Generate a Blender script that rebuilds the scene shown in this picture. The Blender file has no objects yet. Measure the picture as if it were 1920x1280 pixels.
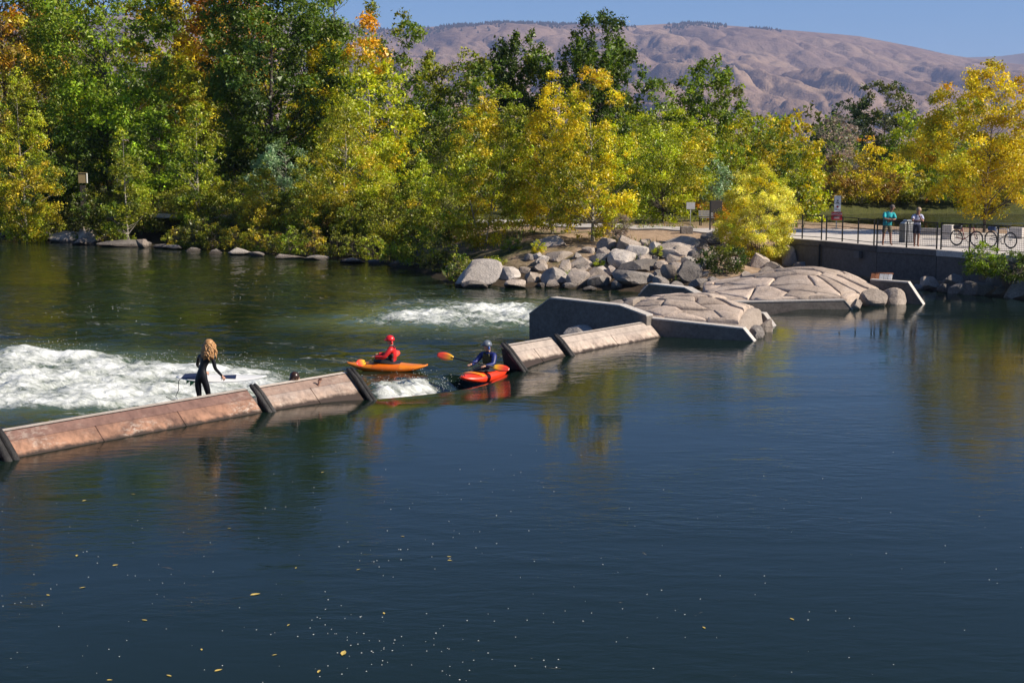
import bpy, bmesh, math, random
import numpy as np
from mathutils import Vector, Matrix, noise as mn

SC = bpy.context.scene
COL = SC.collection
R = math.radians
rng = np.random.default_rng(11)
random.seed(5)

# ------------------------------------------------------------------ camera, sky, sun, exposure
CAMZ, FPX, HOR = 5.5, 2700.0, 288.0
PITCH = math.atan((640 - HOR) / FPX)
cam = bpy.data.cameras.new('camera')
cam_o = bpy.data.objects.new('camera', cam); COL.objects.link(cam_o)
cam_o.location = (0, 0, CAMZ)
cam_o.rotation_euler = (math.pi / 2 - PITCH, 0, 0)
cam.sensor_width = 36.0
cam.lens = 36.0 * FPX / 1920.0
cam.clip_start = 0.5; cam.clip_end = 40000
SC.camera = cam_o

SUN_AZ, SUN_EL = R(107), R(36)
w = bpy.data.worlds.new('World'); SC.world = w; w.use_nodes = True
nt = w.node_tree; bg = nt.nodes['Background']
sky = nt.nodes.new('ShaderNodeTexSky'); sky.sky_type = 'NISHITA'; sky.sun_disc = False
sky.sun_elevation = SUN_EL; sky.sun_rotation = SUN_AZ
sky.air_density = 1.0; sky.dust_density = 0.0; sky.ozone_density = 10.0; sky.altitude = 800
nt.links.new(sky.outputs[0], bg.inputs[0]); bg.inputs[1].default_value = 0.064
sun = bpy.data.lights.new('sun', 'SUN'); sun.energy = 5.0; sun.angle = R(0.53); sun.color = (1.0, 0.90, 0.76)
sun_o = bpy.data.objects.new('sun', sun); COL.objects.link(sun_o)
sd = Vector((math.sin(SUN_AZ) * math.cos(SUN_EL), math.cos(SUN_AZ) * math.cos(SUN_EL), math.sin(SUN_EL)))
sun_o.rotation_euler = sd.to_track_quat('Z', 'Y').to_euler(); sun_o.location = (30, 0, 40)
vs = SC.view_settings
vs.view_transform = 'Standard'; vs.look = 'None'; vs.gamma = 1.0; vs.use_curve_mapping = False
vs.exposure = 0.72
SC.render.engine = 'CYCLES'
cy = SC.cycles
cy.use_denoising = True
cy.max_bounces = 5; cy.diffuse_bounces = 2; cy.glossy_bounces = 2; cy.transmission_bounces = 3; cy.volume_bounces = 0
cy.caustics_reflective = False; cy.caustics_refractive = False
cy.sample_clamp_indirect = 6.0

# ------------------------------------------------------------------ pixel -> world helpers (photo pixels, 1920 x 1280)
def ray(px, py):
    a = (px - 960) / FPX; b = (640 - py) / FPX
    return np.array([a, math.cos(PITCH) + b * math.sin(PITCH), -math.sin(PITCH) + b * math.cos(PITCH)])
def P(px, py, z=0.0):
    d = ray(px, py); k = (z - CAMZ) / d[2]
    return np.array([d[0] * k, d[1] * k, z])
def W(px, py, Y):
    d = ray(px, py); k = Y / d[1]
    return np.array([d[0] * k, Y, CAMZ + d[2] * k])
def proj(p):
    x, y, z = p[0], p[1], p[2] - CAMZ
    de = y * math.cos(PITCH) - z * math.sin(PITCH); up = y * math.sin(PITCH) + z * math.cos(PITCH)
    return 960 + FPX * x / de, 640 - FPX * up / de

# ------------------------------------------------------------------ object helpers
def tag(o, label=None, cat=None, group=None, kind=None):
    if label: o['label'] = label
    if cat: o['category'] = cat
    if group: o['group'] = group
    if kind: o['kind'] = kind
    return o
def empty(name, loc=(0, 0, 0), rz=0.0):
    o = bpy.data.objects.new(name, None); COL.objects.link(o)
    o.empty_display_size = 0.2
    o.location = Vector([float(v) for v in loc]); o.rotation_euler = (0, 0, rz)
    return o
def link(name, me, mat=None, parent=None):
    o = bpy.data.objects.new(name, me); COL.objects.link(o)
    if mat is not None and len(me.materials) == 0:
        me.materials.append(mat)
    if parent is not None: o.parent = parent
    return o
def npmesh(name, V, F, smooth=False):
    """V (n,3), F (m,k) with one k"""
    V = np.asarray(V, dtype=np.float32); F = np.asarray(F, dtype=np.int32)
    me = bpy.data.meshes.new(name)
    me.vertices.add(len(V)); me.vertices.foreach_set('co', V.ravel())
    k = F.shape[1]
    me.loops.add(F.size); me.loops.foreach_set('vertex_index', F.ravel())
    me.polygons.add(len(F)); me.polygons.foreach_set('loop_start', np.arange(len(F), dtype=np.int32) * k)
    me.polygons.foreach_set('use_smooth', np.full(len(F), smooth))
    me.update(calc_edges=True)
    return me
class MB:
    """collects shapes, builds ONE mesh"""
    def __init__(s): s.v = []; s.f = []; s.smooth = []
    def add(s, V, F, smooth=False):
        b = len(s.v); s.v += [tuple(float(c) for c in p) for p in V]
        s.f += [tuple(i + b for i in f) for f in F]; s.smooth += [smooth] * len(F); return s
    def box(s, c, h, M=None):
        V = [np.array([x * h[0], y * h[1], z * h[2]]) for z in (-1, 1) for x, y in ((-1, -1), (1, -1), (1, 1), (-1, 1))]
        if M is not None: V = [M @ p for p in V]
        V = [p + np.array(c) for p in V]
        return s.add(V, [(3, 2, 1, 0), (4, 5, 6, 7), (0, 1, 5, 4), (1, 2, 6, 5), (2, 3, 7, 6), (3, 0, 4, 7)])
    def tube(s, pts, r, n=8, cap=True):
        pts = [np.array(p, float) for p in pts]; rs = r if hasattr(r, '__len__') else [r] * len(pts)
        V = []; F = []
        ref = None
        for i, p in enumerate(pts):
            d = pts[min(i + 1, len(pts) - 1)] - pts[max(i - 1, 0)]; d = d / (np.linalg.norm(d) + 1e-9)
            if ref is None:
                ref = np.array([0, 0, 1.0]) if abs(d[2]) < .9 else np.array([1.0, 0, 0])
            a = np.cross(d, ref); a /= np.linalg.norm(a) + 1e-9; b = np.cross(a, d); ref = b
            for k in range(n):
                t = 2 * math.pi * k / n
                V.append(p + rs[i] * (math.cos(t) * a + math.sin(t) * b))
        for i in range(len(pts) - 1):
            for k in range(n):
                k2 = (k + 1) % n
                F.append((i * n + k, i * n + k2, (i + 1) * n + k2, (i + 1) * n + k))
        if cap:
            F.append(tuple(range(n))[::-1]); F.append(tuple((len(pts) - 1) * n + k for k in range(n)))
        return s.add(V, F, True)
    def torus(s, c, ax, Rr, r, n=28, m=6):
        ax = np.array(ax, float); ax /= np.linalg.norm(ax)
        ref = np.array([0, 0, 1.0]) if abs(ax[2]) < .9 else np.array([1.0, 0, 0])
        a = np.cross(ax, ref); a /= np.linalg.norm(a); b = np.cross(ax, a)
        V = []; F = []
        for i in range(n):
            t = 2 * math.pi * i / n; e = math.cos(t) * a + math.sin(t) * b
            for k in range(m):
                q = 2 * math.pi * k / m
                V.append(np.array(c) + e * (Rr + r * math.cos(q)) + ax * r * math.sin(q))
        for i in range(n):
            for k in range(m):
                F.append((i * m + k, ((i + 1) % n) * m + k, ((i + 1) % n) * m + (k + 1) % m, i * m + (k + 1) % m))
        return s.add(V, F, True)
    def ell(s, c, h, M=None, nu=12, nv=8):
        V = []; F = []
        for j in range(nv + 1):
            ph = math.pi * j / nv
            for i in range(nu):
                th = 2 * math.pi * i / nu
                p = np.array([h[0] * math.sin(ph) * math.cos(th), h[1] * math.sin(ph) * math.sin(th), h[2] * math.cos(ph)])
                if M is not None: p = M @ p
                V.append(p + np.array(c))
        for j in range(nv):
            for i in range(nu):
                F.append((j * nu + i, (j + 1) * nu + i, (j + 1) * nu + (i + 1) % nu, j * nu + (i + 1) % nu))
        return s.add(V, F, True)
    def prism(s, poly, z0, z1):
        n = len(poly)
        V = [(p[0], p[1], z0) for p in poly] + [(p[0], p[1], z1) for p in poly]
        F = [tuple(range(n))[::-1], tuple(range(n, 2 * n))] + [(i, (i + 1) % n, n + (i + 1) % n, n + i) for i in range(n)]
        return s.add(V, F)
    def build(s, name, mat, parent=None, bevel=0.0):
        me = bpy.data.meshes.new(name); me.from_pydata(s.v, [], s.f)
        me.polygons.foreach_set('use_smooth', s.smooth)
        if bevel > 0 or True:
            bm = bmesh.new(); bm.from_mesh(me)
            bmesh.ops.remove_doubles(bm, verts=bm.verts, dist=1e-5)
            if bevel > 0:
                ed = [e for e in bm.edges if len(e.link_faces) == 2 and e.calc_face_angle(0) > .5]
                bmesh.ops.bevel(bm, geom=ed, offset=bevel, segments=2, affect='EDGES', profile=.6)
            bmesh.ops.recalc_face_normals(bm, faces=bm.faces)
            bm.to_mesh(me); bm.free()
        return link(name, me, mat, parent)
def rotz(a):
    c, s = math.cos(a), math.sin(a); return np.array([[c, -s, 0], [s, c, 0], [0, 0, 1.0]])
def rotx(a):
    c, s = math.cos(a), math.sin(a); return np.array([[1.0, 0, 0], [0, c, -s], [0, s, c]])
def roty(a):
    c, s = math.cos(a), math.sin(a); return np.array([[c, 0, s], [0, 1.0, 0], [-s, 0, c]])
def ordinal(i):
    names = ['first', 'second', 'third', 'fourth', 'fifth', 'sixth', 'seventh', 'eighth', 'ninth', 'tenth', 'eleventh', 'twelfth', 'thirteenth',
             'fourteenth', 'fifteenth', 'sixteenth', 'seventeenth', 'eighteenth', 'nineteenth', 'twentieth']
    if i < 20: return names[i]
    tens = {2: 'twenty', 3: 'thirty', 4: 'forty', 5: 'fifty'}; t, u_ = divmod(i + 1, 10)
    return ({2: 'twentieth', 3: 'thirtieth', 4: 'fortieth', 5: 'fiftieth'}[t]) if u_ == 0 else tens[t] + '-' + names[u_ - 1]

# ------------------------------------------------------------------ numpy noise
def _h(ix, iy, s):
    n = (ix.astype(np.int64) * 374761393 + iy.astype(np.int64) * 668265263 + s * 974634777) & 0x7fffffff
    n = ((n ^ (n >> 13)) * 1274126177) & 0x7fffffff
    return ((n ^ (n >> 16)) & 0xffff) / 65535.0
def vn(x, y, s=0):
    x = np.asarray(x, float); y = np.asarray(y, float)
    ix = np.floor(x); iy = np.floor(y); fx = x - ix; fy = y - iy
    fx = fx * fx * fx * (fx * (fx * 6 - 15) + 10); fy = fy * fy * fy * (fy * (fy * 6 - 15) + 10)
    a = _h(ix, iy, s); b = _h(ix + 1, iy, s); c = _h(ix, iy + 1, s); d = _h(ix + 1, iy + 1, s)
    return (a * (1 - fx) + b * fx) * (1 - fy) + (c * (1 - fx) + d * fx) * fy
def fbm(x, y, o=4, s=0):
    t = 0; a = .5; n = 0
    for i in range(o):
        t = t + a * vn(x, y, s + i); n += a; x = x * 2.03 + 17.1; y = y * 2.03 + 9.2; a *= .5
    return t / n
def sst(a, b, x):
    t = np.clip((x - a) / (b - a), 0, 1); return t * t * (3 - 2 * t)

# ------------------------------------------------------------------ materials
def mat_new(name):
    m = bpy.data.materials.new(name); m.use_nodes = True
    return m, m.node_tree, m.node_tree.nodes['Principled BSDF']
def N(nt, t, **kw):
    n = nt.nodes.new(t)
    for k, v in kw.items(): setattr(n, k, v)
    return n
def ramp(nt, src, stops):
    r = N(nt, 'ShaderNodeValToRGB'); e = r.color_ramp.elements
    e[0].position, e[0].color = stops[0][0], (*stops[0][1], 1)
    e[1].position, e[1].color = stops[-1][0], (*stops[-1][1], 1)
    for p, c in stops[1:-1]:
        x = e.new(p); x.color = (*c, 1)
    nt.links.new(src, r.inputs[0]); return r.outputs[0]
def noise_n(nt, co, scale, detail=5, rough=.6, dist=0.0):
    n = N(nt, 'ShaderNodeTexNoise'); n.inputs['Scale'].default_value = scale; n.inputs['Detail'].default_value = detail
    n.inputs['Roughness'].default_value = rough; n.inputs['Distortion'].default_value = dist
    nt.links.new(co, n.inputs['Vector']); return n.outputs['Fac']
def coords(nt, kind='Object', scale=(1, 1, 1), rot=(0, 0, 0)):
    t = N(nt, 'ShaderNodeTexCoord'); m = N(nt, 'ShaderNodeMapping')
    m.inputs['Scale'].default_value = scale; m.inputs['Rotation'].default_value = rot
    nt.links.new(t.outputs[kind], m.inputs['Vector']); return m.outputs[0]
def geopos(nt, scale=(1, 1, 1), rot=(0, 0, 0)):
    t = N(nt, 'ShaderNodeNewGeometry'); m = N(nt, 'ShaderNodeMapping')
    m.inputs['Scale'].default_value = scale; m.inputs['Rotation'].default_value = rot
    nt.links.new(t.outputs['Position'], m.inputs['Vector']); return m.outputs[0]
def mixc(nt, f, a, b, mode='MIX'):
    m = N(nt, 'ShaderNodeMix', data_type='RGBA', blend_type=mode)
    for s, v in ((0, f), (6, a), (7, b)):
        if isinstance(v, (int, float)): m.inputs[s].default_value = v
        elif isinstance(v, tuple): m.inputs[s].default_value = (*v, 1)
        else: nt.links.new(v, m.inputs[s])
    return m.outputs[2]
def math_n(nt, op, a, b=0.0, c=None):
    m = N(nt, 'ShaderNodeMath', operation=op)
    for i, v in enumerate((a, b) if c is None else (a, b, c)):
        if isinstance(v, (int, float)): m.inputs[i].default_value = v
        else: nt.links.new(v, m.inputs[i])
    return m.outputs[0]
def bump(nt, b, h, strength, dist):
    n = N(nt, 'ShaderNodeBump'); n.inputs['Strength'].default_value = strength; n.inputs['Distance'].default_value = dist
    nt.links.new(h, n.inputs['Height']); nt.links.new(n.outputs[0], b.inputs['Normal']); return n
def simple(name, col, rough=.5, metal=0.0, var=.12, scale=9.0, spec=.5):
    m, nt, b = mat_new(name)
    f = noise_n(nt, coords(nt), scale)
    lo = tuple(c * (1 - var * 1.6) for c in col); hi = tuple(min(1, c * (1 + var)) for c in col)
    nt.links.new(ramp(nt, f, [(.3, lo), (.7, hi)]), b.inputs['Base Color'])
    b.inputs['Roughness'].default_value = rough; b.inputs['Metallic'].default_value = metal
    b.inputs['Specular IOR Level'].default_value = spec
    return m
def stone(name, cols, scale=1.2, bs=.5, rough=.9):
    m, nt, b = mat_new(name)
    co = geopos(nt)
    info = N(nt, 'ShaderNodeObjectInfo')
    f = noise_n(nt, co, scale, 8, .65, .4)
    f2 = noise_n(nt, co, scale * 14, 4, .7)
    c = ramp(nt, f, [(.28, cols[0]), (.5, cols[1]), (.72, cols[2])])
    c = mixc(nt, .35, c, ramp(nt, f2, [(.35, tuple(x * .55 for x in cols[1])), (.65, tuple(min(1, x * 1.25) for x in cols[2]))]))
    v = math_n(nt, 'MULTIPLY_ADD', info.outputs['Random'], .5, .72)
    hv = N(nt, 'ShaderNodeHueSaturation'); nt.links.new(c, hv.inputs['Color']); nt.links.new(v, hv.inputs['Value'])
    fin = hv.outputs[0]
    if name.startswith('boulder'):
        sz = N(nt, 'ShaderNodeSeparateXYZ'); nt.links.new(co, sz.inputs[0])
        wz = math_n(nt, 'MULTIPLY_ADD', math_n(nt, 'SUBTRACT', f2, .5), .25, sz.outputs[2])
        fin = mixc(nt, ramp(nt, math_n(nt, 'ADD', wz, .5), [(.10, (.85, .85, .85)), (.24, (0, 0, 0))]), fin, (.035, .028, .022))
    nt.links.new(fin, b.inputs['Base Color']); b.inputs['Roughness'].default_value = rough
    b.inputs['Specular IOR Level'].default_value = .25
    h = math_n(nt, 'ADD', math_n(nt, 'MULTIPLY', noise_n(nt, co, scale * 3, 6, .7), 1.0), math_n(nt, 'MULTIPLY', f2, .35))
    bump(nt, b, h, bs, .12)
    return m
M = {}
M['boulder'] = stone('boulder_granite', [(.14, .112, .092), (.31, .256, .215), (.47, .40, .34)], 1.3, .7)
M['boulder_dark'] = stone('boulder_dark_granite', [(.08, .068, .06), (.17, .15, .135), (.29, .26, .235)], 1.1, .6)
M['boulder_pale'] = stone('boulder_pale_granite', [(.20, .172, .15), (.40, .355, .315), (.54, .485, .44)], 1.5, .8)
M['boulder_red'] = stone('boulder_reddish', [(.22, .11, .08), (.36, .22, .17), (.46, .34, .28)], 1.6, .6)
M['slab'] = stone('sculpted_slab', [(.28, .21, .158), (.44, .345, .275), (.56, .46, .38)], 1.6, .5)
M['mound'] = stone('sculpted_mound', [(.20, .165, .135), (.29, .24, .20), (.36, .30, .255)], 1.3, .4)
M['concrete'] = stone('pier_concrete', [(.10, .084, .072), (.165, .142, .124), (.23, .20, .176)], .7, .2)  # wall faces darkened to stand for shade; sunlit tops are separate pale caps
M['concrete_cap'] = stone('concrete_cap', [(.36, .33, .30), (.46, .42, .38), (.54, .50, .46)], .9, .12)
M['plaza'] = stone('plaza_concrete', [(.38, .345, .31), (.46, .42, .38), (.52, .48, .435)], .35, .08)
M['wallc'] = stone('plaza_wall_concrete', [(.085, .075, .07), (.12, .105, .098), (.155, .14, .128)], .5, .12)  # wall tone lowered to deepen its shade, shared by the left coping
M['steel'] = simple('black_railing_steel', (.012, .012, .013), .45, .3)
M['rubber'] = stone('black_rubber', [(.008, .008, .009), (.016, .016, .017), (.06, .055, .05)], 2.2, .4, .6)
M['white_plastic'] = simple('white_plastic', (.75, .75, .72), .4)
M['grey_paint'] = simple('grey_paint', (.33, .33, .34), .6)
M['brown_board'] = simple('dark_brown_board', (.02, .015, .012), .6)

def weir_mat(name, top, low, stain):
    m, nt, b = mat_new(name)
    co = geopos(nt)
    z = N(nt, 'ShaderNodeSeparateXYZ'); nt.links.new(co, z.inputs[0])
    f = noise_n(nt, co, 1.1, 8, .7, .5)
    f2 = noise_n(nt, geopos(nt, (2.2, 2.2, 9)), 2.6, 6, .75, .3)
    c = ramp(nt, f, [(.34, low), (.5, top), (.66, tuple(min(1, x * 1.25) for x in top))])
    wh = ramp(nt, f2, [(.50, (0, 0, 0)), (.58, (1, 1, 1))])
    wh = mixc(nt, 1.0, wh, ramp(nt, noise_n(nt, co, .8, 3), [(.46, (0, 0, 0)), (.60, (.8, .8, .8))]), 'MULTIPLY')
    c = mixc(nt, wh, c, (.46, .385, .32))
    stk = noise_n(nt, geopos(nt, (7, 7, .9)), 1.0, 5, .7, .2)
    c = mixc(nt, .75, c, ramp(nt, stk, [(.33, (.45, .42, .40)), (.52, (1, 1, 1)), (.68, (1.35, 1.32, 1.28))]), 'MULTIPLY')
    edge = math_n(nt, 'ADD', z.outputs[2], math_n(nt, 'MULTIPLY', math_n(nt, 'SUBTRACT', noise_n(nt, co, 3.5, 5, .7), .5), .16))
    wet = ramp(nt, edge, [(.02, (1, 1, 1)), (.075, (0, 0, 0))])
    c = mixc(nt, wet, c, (.035, .022, .016))
    st = ramp(nt, math_n(nt, 'ADD', z.outputs[2], math_n(nt, 'MULTIPLY', math_n(nt, 'SUBTRACT', noise_n(nt, co, 1.6, 5, .7), .5), .3)), [(.1, (0, 0, 0)), (.27, (.85, .85, .85))])
    c = mixc(nt, mixc(nt, 1.0, st, (.6, .6, .6), 'MULTIPLY'), c, stain)
    nt.links.new(c, b.inputs['Base Color']); b.inputs['Roughness'].default_value = .62
    b.inputs['Specular IOR Level'].default_value = .3
    bump(nt, b, f2, .25, .03)
    return m
M['weir_red'] = weir_mat('weir_face_reddish', (.27, .145, .092), (.115, .062, .045), (.125, .064, .052))
M['weir_red_up'] = weir_mat('weir_upper_reddish', (.21, .12, .092), (.13, .072, .058), (.12, .066, .056))
M['weir_grey'] = weir_mat('weir_face_greyish', (.31, .225, .175), (.17, .125, .105), (.19, .163, .158))
M['weir_grey_up'] = weir_mat('weir_upper_greyish', (.28, .195, .15), (.17, .105, .085), (.19, .13, .108))
M['weir_pale'] = weir_mat('weir_face_pale', (.42, .335, .27), (.27, .21, .175), (.30, .26, .235))
M['weir_pale_up'] = weir_mat('weir_upper_pale', (.42, .34, .28), (.30, .235, .19), (.34, .29, .25))
M['weir_cap'] = stone('weir_crest_strip', [(.33, .26, .21), (.46, .39, .33), (.56, .50, .44)], 2.5, .2)

# leaf material: colour per leaf from the mesh, light passing through
def leaf_mat():
    m, nt, b = mat_new('leaves')
    a_ = N(nt, 'ShaderNodeAttribute'); a_.attribute_name = 'Col'
    a = N(nt, 'ShaderNodeHueSaturation'); a.inputs['Value'].default_value = 1.36; nt.links.new(a_.outputs['Color'], a.inputs['Color'])
    d = N(nt, 'ShaderNodeBsdfDiffuse'); t = N(nt, 'ShaderNodeBsdfTranslucent'); mx = N(nt, 'ShaderNodeMixShader'); mx.inputs[0].default_value = .36
    hs = N(nt, 'ShaderNodeHueSaturation'); hs.inputs['Saturation'].default_value = 1.12; hs.inputs['Value'].default_value = 1.25
    nt.links.new(a.outputs['Color'], d.inputs[0]); nt.links.new(a.outputs['Color'], hs.inputs['Color']); nt.links.new(hs.outputs[0], t.inputs[0])
    nt.links.new(d.outputs[0], mx.inputs[1]); nt.links.new(t.outputs[0], mx.inputs[2])
    g = N(nt, 'ShaderNodeBsdfGlossy'); g.inputs['Roughness'].default_value = .45
    m2 = N(nt, 'ShaderNodeMixShader'); m2.inputs[0].default_value = .03
    nt.links.new(mx.outputs[0], m2.inputs[1]); nt.links.new(g.outputs[0], m2.inputs[2])
    out = [n for n in nt.nodes if n.type == 'OUTPUT_MATERIAL'][0]
    nt.links.new(m2.outputs[0], out.inputs[0]); nt.nodes.remove(b)
    return m
M['leaf'] = leaf_mat()
M['bark'] = stone('bark_grey_brown', [(.05, .038, .028), (.11, .09, .07), (.20, .17, .14)], 4, .8)
M['bark_pale'] = stone('bark_pale', [(.18, .155, .12), (.30, .27, .22), (.40, .37, .31)], 4, .5)

# ------------------------------------------------------------------ terrain
SHORE = np.array([(-140, 185), (-80, 140), (-38.5, 105.5), (-19.0, 90.3), (-8.6, 81), (-5.0, 74), (-3.2, 67), (1.0, 64.6), (5.4, 63), (8.2, 60.2),
                  (10.6, 59.2), (13.2, 65.4), (17.2, 58.2), (19.6, 54.2), (25, 46), (40, 30), (90, 0), (140, -20)], float)
def shore_sd(x, y):
    x = np.asarray(x, float); y = np.asarray(y, float)
    best = np.full(np.broadcast(x, y).shape, 1e9)
    for (ax, ay), (bx, by) in zip(SHORE[:-1], SHORE[1:]):
        dx, dy = bx - ax, by - ay
        t = np.clip(((x - ax) * dx + (y - ay) * dy) / (dx * dx + dy * dy), 0, 1)
        best = np.minimum(best, np.hypot(x - ax - t * dx, y - ay - t * dy))
    n = len(SHORE); poly = [tuple(p) for p in SHORE] + [(20000, -20), (20000, 30000), (-20000, 30000), (-20000, 185)]
    ins = np.zeros(best.shape, bool)
    for i in range(len(poly)):
        (x1, y1), (x2, y2) = poly[i], poly[(i + 1) % len(poly)]
        if y1 == y2: continue
        c = ((y1 > y) != (y2 > y)) & (x < (x2 - x1) * (y - y1) / (y2 - y1) + x1)
        ins ^= c
    return np.where(ins, best, -best)
POND_C, POND_H = (47.0, 103.0), (31.0, 25.0)
def pond_f(x, y):
    return 1 - np.sqrt(((x - POND_C[0]) / POND_H[0]) ** 4 + ((y - POND_C[1]) / POND_H[1]) ** 4) ** .5 + (vn(x * .12, y * .12, 77) - .5) * .1
def ground_h(x, y):
    s = shore_sd(x, y)
    h = -2.2 + 2.0 * sst(-6, -.6, s) + .45 * sst(-.6, .6, s) + 1.05 * sst(.4, 6.5, s) + .12 * sst(6, 14, s)
    h = h - .62 * sst(9, 4, x) * (1 - sst(.6, 7, s)) - .25 * sst(-4, -7, x) * sst(0, 2, s) * (1 - sst(4, 10, s))
    h = h + (vn(x * .35, y * .35, 3) - .5) * .35 * sst(0, 3, s) * (1 - .6 * sst(6, 10, s)) + (vn(x * 1.3, y * 1.3, 5) - .5) * .14 * sst(0, 2, s)
    h = h - 1.9 * sst(0.0, .12, pond_f(x, y))
    far = np.hypot(x, y)
    h = h + 6 * sst(900, 3500, far)
    return h
def ground_hit(px, py):
    d = ray(px, py)
    ys = np.linspace(48, 190, 1400); k = ys / d[1]
    xs = d[0] * k; zs = CAMZ + d[2] * k
    g = ground_h(xs, ys); i = np.argmax(g >= zs)
    if not (g >= zs).any(): i = len(ys) - 1
    return np.array([xs[i], ys[i], g[i]])

def lines(segs):
    out = []
    for a, b, st in segs: out += list(np.arange(a, b - 1e-6, st))
    out.append(segs[-1][1]); return np.array(out)
gx = np.concatenate([-np.geomspace(14000, 100, 22), lines([(-95, -45, 2.5), (-45, 60, .55), (60, 110, 2.5)]), np.geomspace(115, 14000, 22)])
gy = np.concatenate([[-600, -300, -120, -50], lines([(-20, 50, 5), (50, 112, .55), (112, 200, 3)]), np.geomspace(205, 15000, 26)])
GX, GY = np.meshgrid(gx, gy, indexing='ij'); GZ = ground_h(GX, GY)
def gridfaces(a, b):
    i = np.arange(a * b).reshape(a, b)
    return np.stack([i[:-1, :-1], i[1:, :-1], i[1:, 1:], i[:-1, 1:]], -1).reshape(-1, 4)
me = npmesh('ground', np.stack([GX, GY, GZ], -1).reshape(-1, 3), gridfaces(len(gx), len(gy)), True)
def ground_mat():
    m, nt, b = mat_new('bank_soil')
    co = geopos(nt)
    f = noise_n(nt, co, .22, 6, .65, .3); f2 = noise_n(nt, co, 3.5, 6, .75)
    dirt = ramp(nt, f2, [(.3, (.22, .145, .09)), (.55, (.36, .255, .17)), (.75, (.47, .36, .26))])
    grass = ramp(nt, f2, [(.3, (.035, .045, .012)), (.7, (.10, .10, .03))])
    z = N(nt, 'ShaderNodeSeparateXYZ'); nt.links.new(co, z.inputs[0])
    xm = math_n(nt, 'MULTIPLY_ADD', z.outputs[0], -.055, .40)
    xm = math_n(nt, 'ADD', xm, math_n(nt, 'MULTIPLY', math_n(nt, 'SUBTRACT', f, .5), 2.0))
    ym = ramp(nt, math_n(nt, 'MULTIPLY_ADD', z.outputs[1], .02, -1.25), [(.35, (0, 0, 0)), (.6, (1, 1, 1))])
    mask = mixc(nt, 1.0, ramp(nt, xm, [(.25, (0, 0, 0)), (.6, (1, 1, 1))]), ym, 'LIGHTEN')
    c = mixc(nt, mask, dirt, grass)
    wet = ramp(nt, z.outputs[2], [(.05, (1, 1, 1)), (.34, (0, 0, 0))])  # wet shore tone, carried higher so the colour also stands for bank shade
    c = mixc(nt, mixc(nt, 1.0, wet, (.9, .9, .9), 'MULTIPLY'), c, (.035, .026, .017))
    nt.links.new(c, b.inputs['Base Color']); b.inputs['Roughness'].default_value = .95; b.inputs['Specular IOR Level'].default_value = .15
    bump(nt, b, f2, .6, .15)
    return m
M['ground'] = ground_mat()
tag(link('ground', me, M['ground']), kind='structure')

# ------------------------------------------------------------------ weir frame: t along the weir, q upstream
A0 = P(30, 858, 0)[:2]; B0 = P(1240, 632, 0)[:2]
U = (B0 - A0) / np.linalg.norm(B0 - A0); Nn = np.array([U[1], -U[0]]); LW = float(np.linalg.norm(B0 - A0))
def TQ(p):
    r = np.asarray(p)[..., :2] - A0; return r @ U, r @ Nn
def XY(t, q): return A0 + np.multiply.outer(np.asarray(t), U) + np.multiply.outer(np.asarray(q), Nn)
def t_at(px):   # t on the weir line below pixel column px
    best = min(np.linspace(-4, LW + 2, 900), key=lambda t: abs(proj((*XY(t, 0), 0))[0] - px)); return float(best)
TG0, TG1 = t_at(688), t_at(966)      # the open gap
ZD = -0.5                            # downstream level

# ------------------------------------------------------------------ river water
FOAM1 = [P(*p, ZD)[:2] for p in [(-60, 655), (60, 652), (140, 660), (230, 668), (330, 682), (440, 688), (520, 697), (548, 706), (560, 735), (380, 760), (240, 772), (100, 768), (-60, 772)]]
FOAM2 = [P(*p, ZD)[:2] for p in [(640, 602), (700, 592), (770, 578), (860, 570), (1000, 568), (1040, 590), (1040, 622), (950, 618), (820, 612), (700, 608)]]
FOAM3 = [P(*p, ZD)[:2] for p in [(700, 722), (735, 716), (770, 714), (812, 716), (846, 728), (838, 744), (760, 762), (700, 758)]]
FOAM4 = [P(*p, ZD)[:2] for p in [(640, 575), (720, 560), (820, 557), (930, 566), (900, 580), (780, 588)]]
def poly_sd(x, y, poly):
    best = np.full(x.shape, 1e9); ins = np.zeros(x.shape, bool); n = len(poly)
    for i in range(n):
        (ax, ay), (bx, by) = poly[i], poly[(i + 1) % n]; dx, dy = bx - ax, by - ay
        t = np.clip(((x - ax) * dx + (y - ay) * dy) / (dx * dx + dy * dy + 1e-9), 0, 1)
        best = np.minimum(best, np.hypot(x - ax - t * dx, y - ay - t * dy))
        if ay != by: ins ^= ((ay > y) != (by > y)) & (x < (bx - ax) * (y - ay) / (by - ay) + ax)
    return np.where(ins, best, -best)
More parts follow.
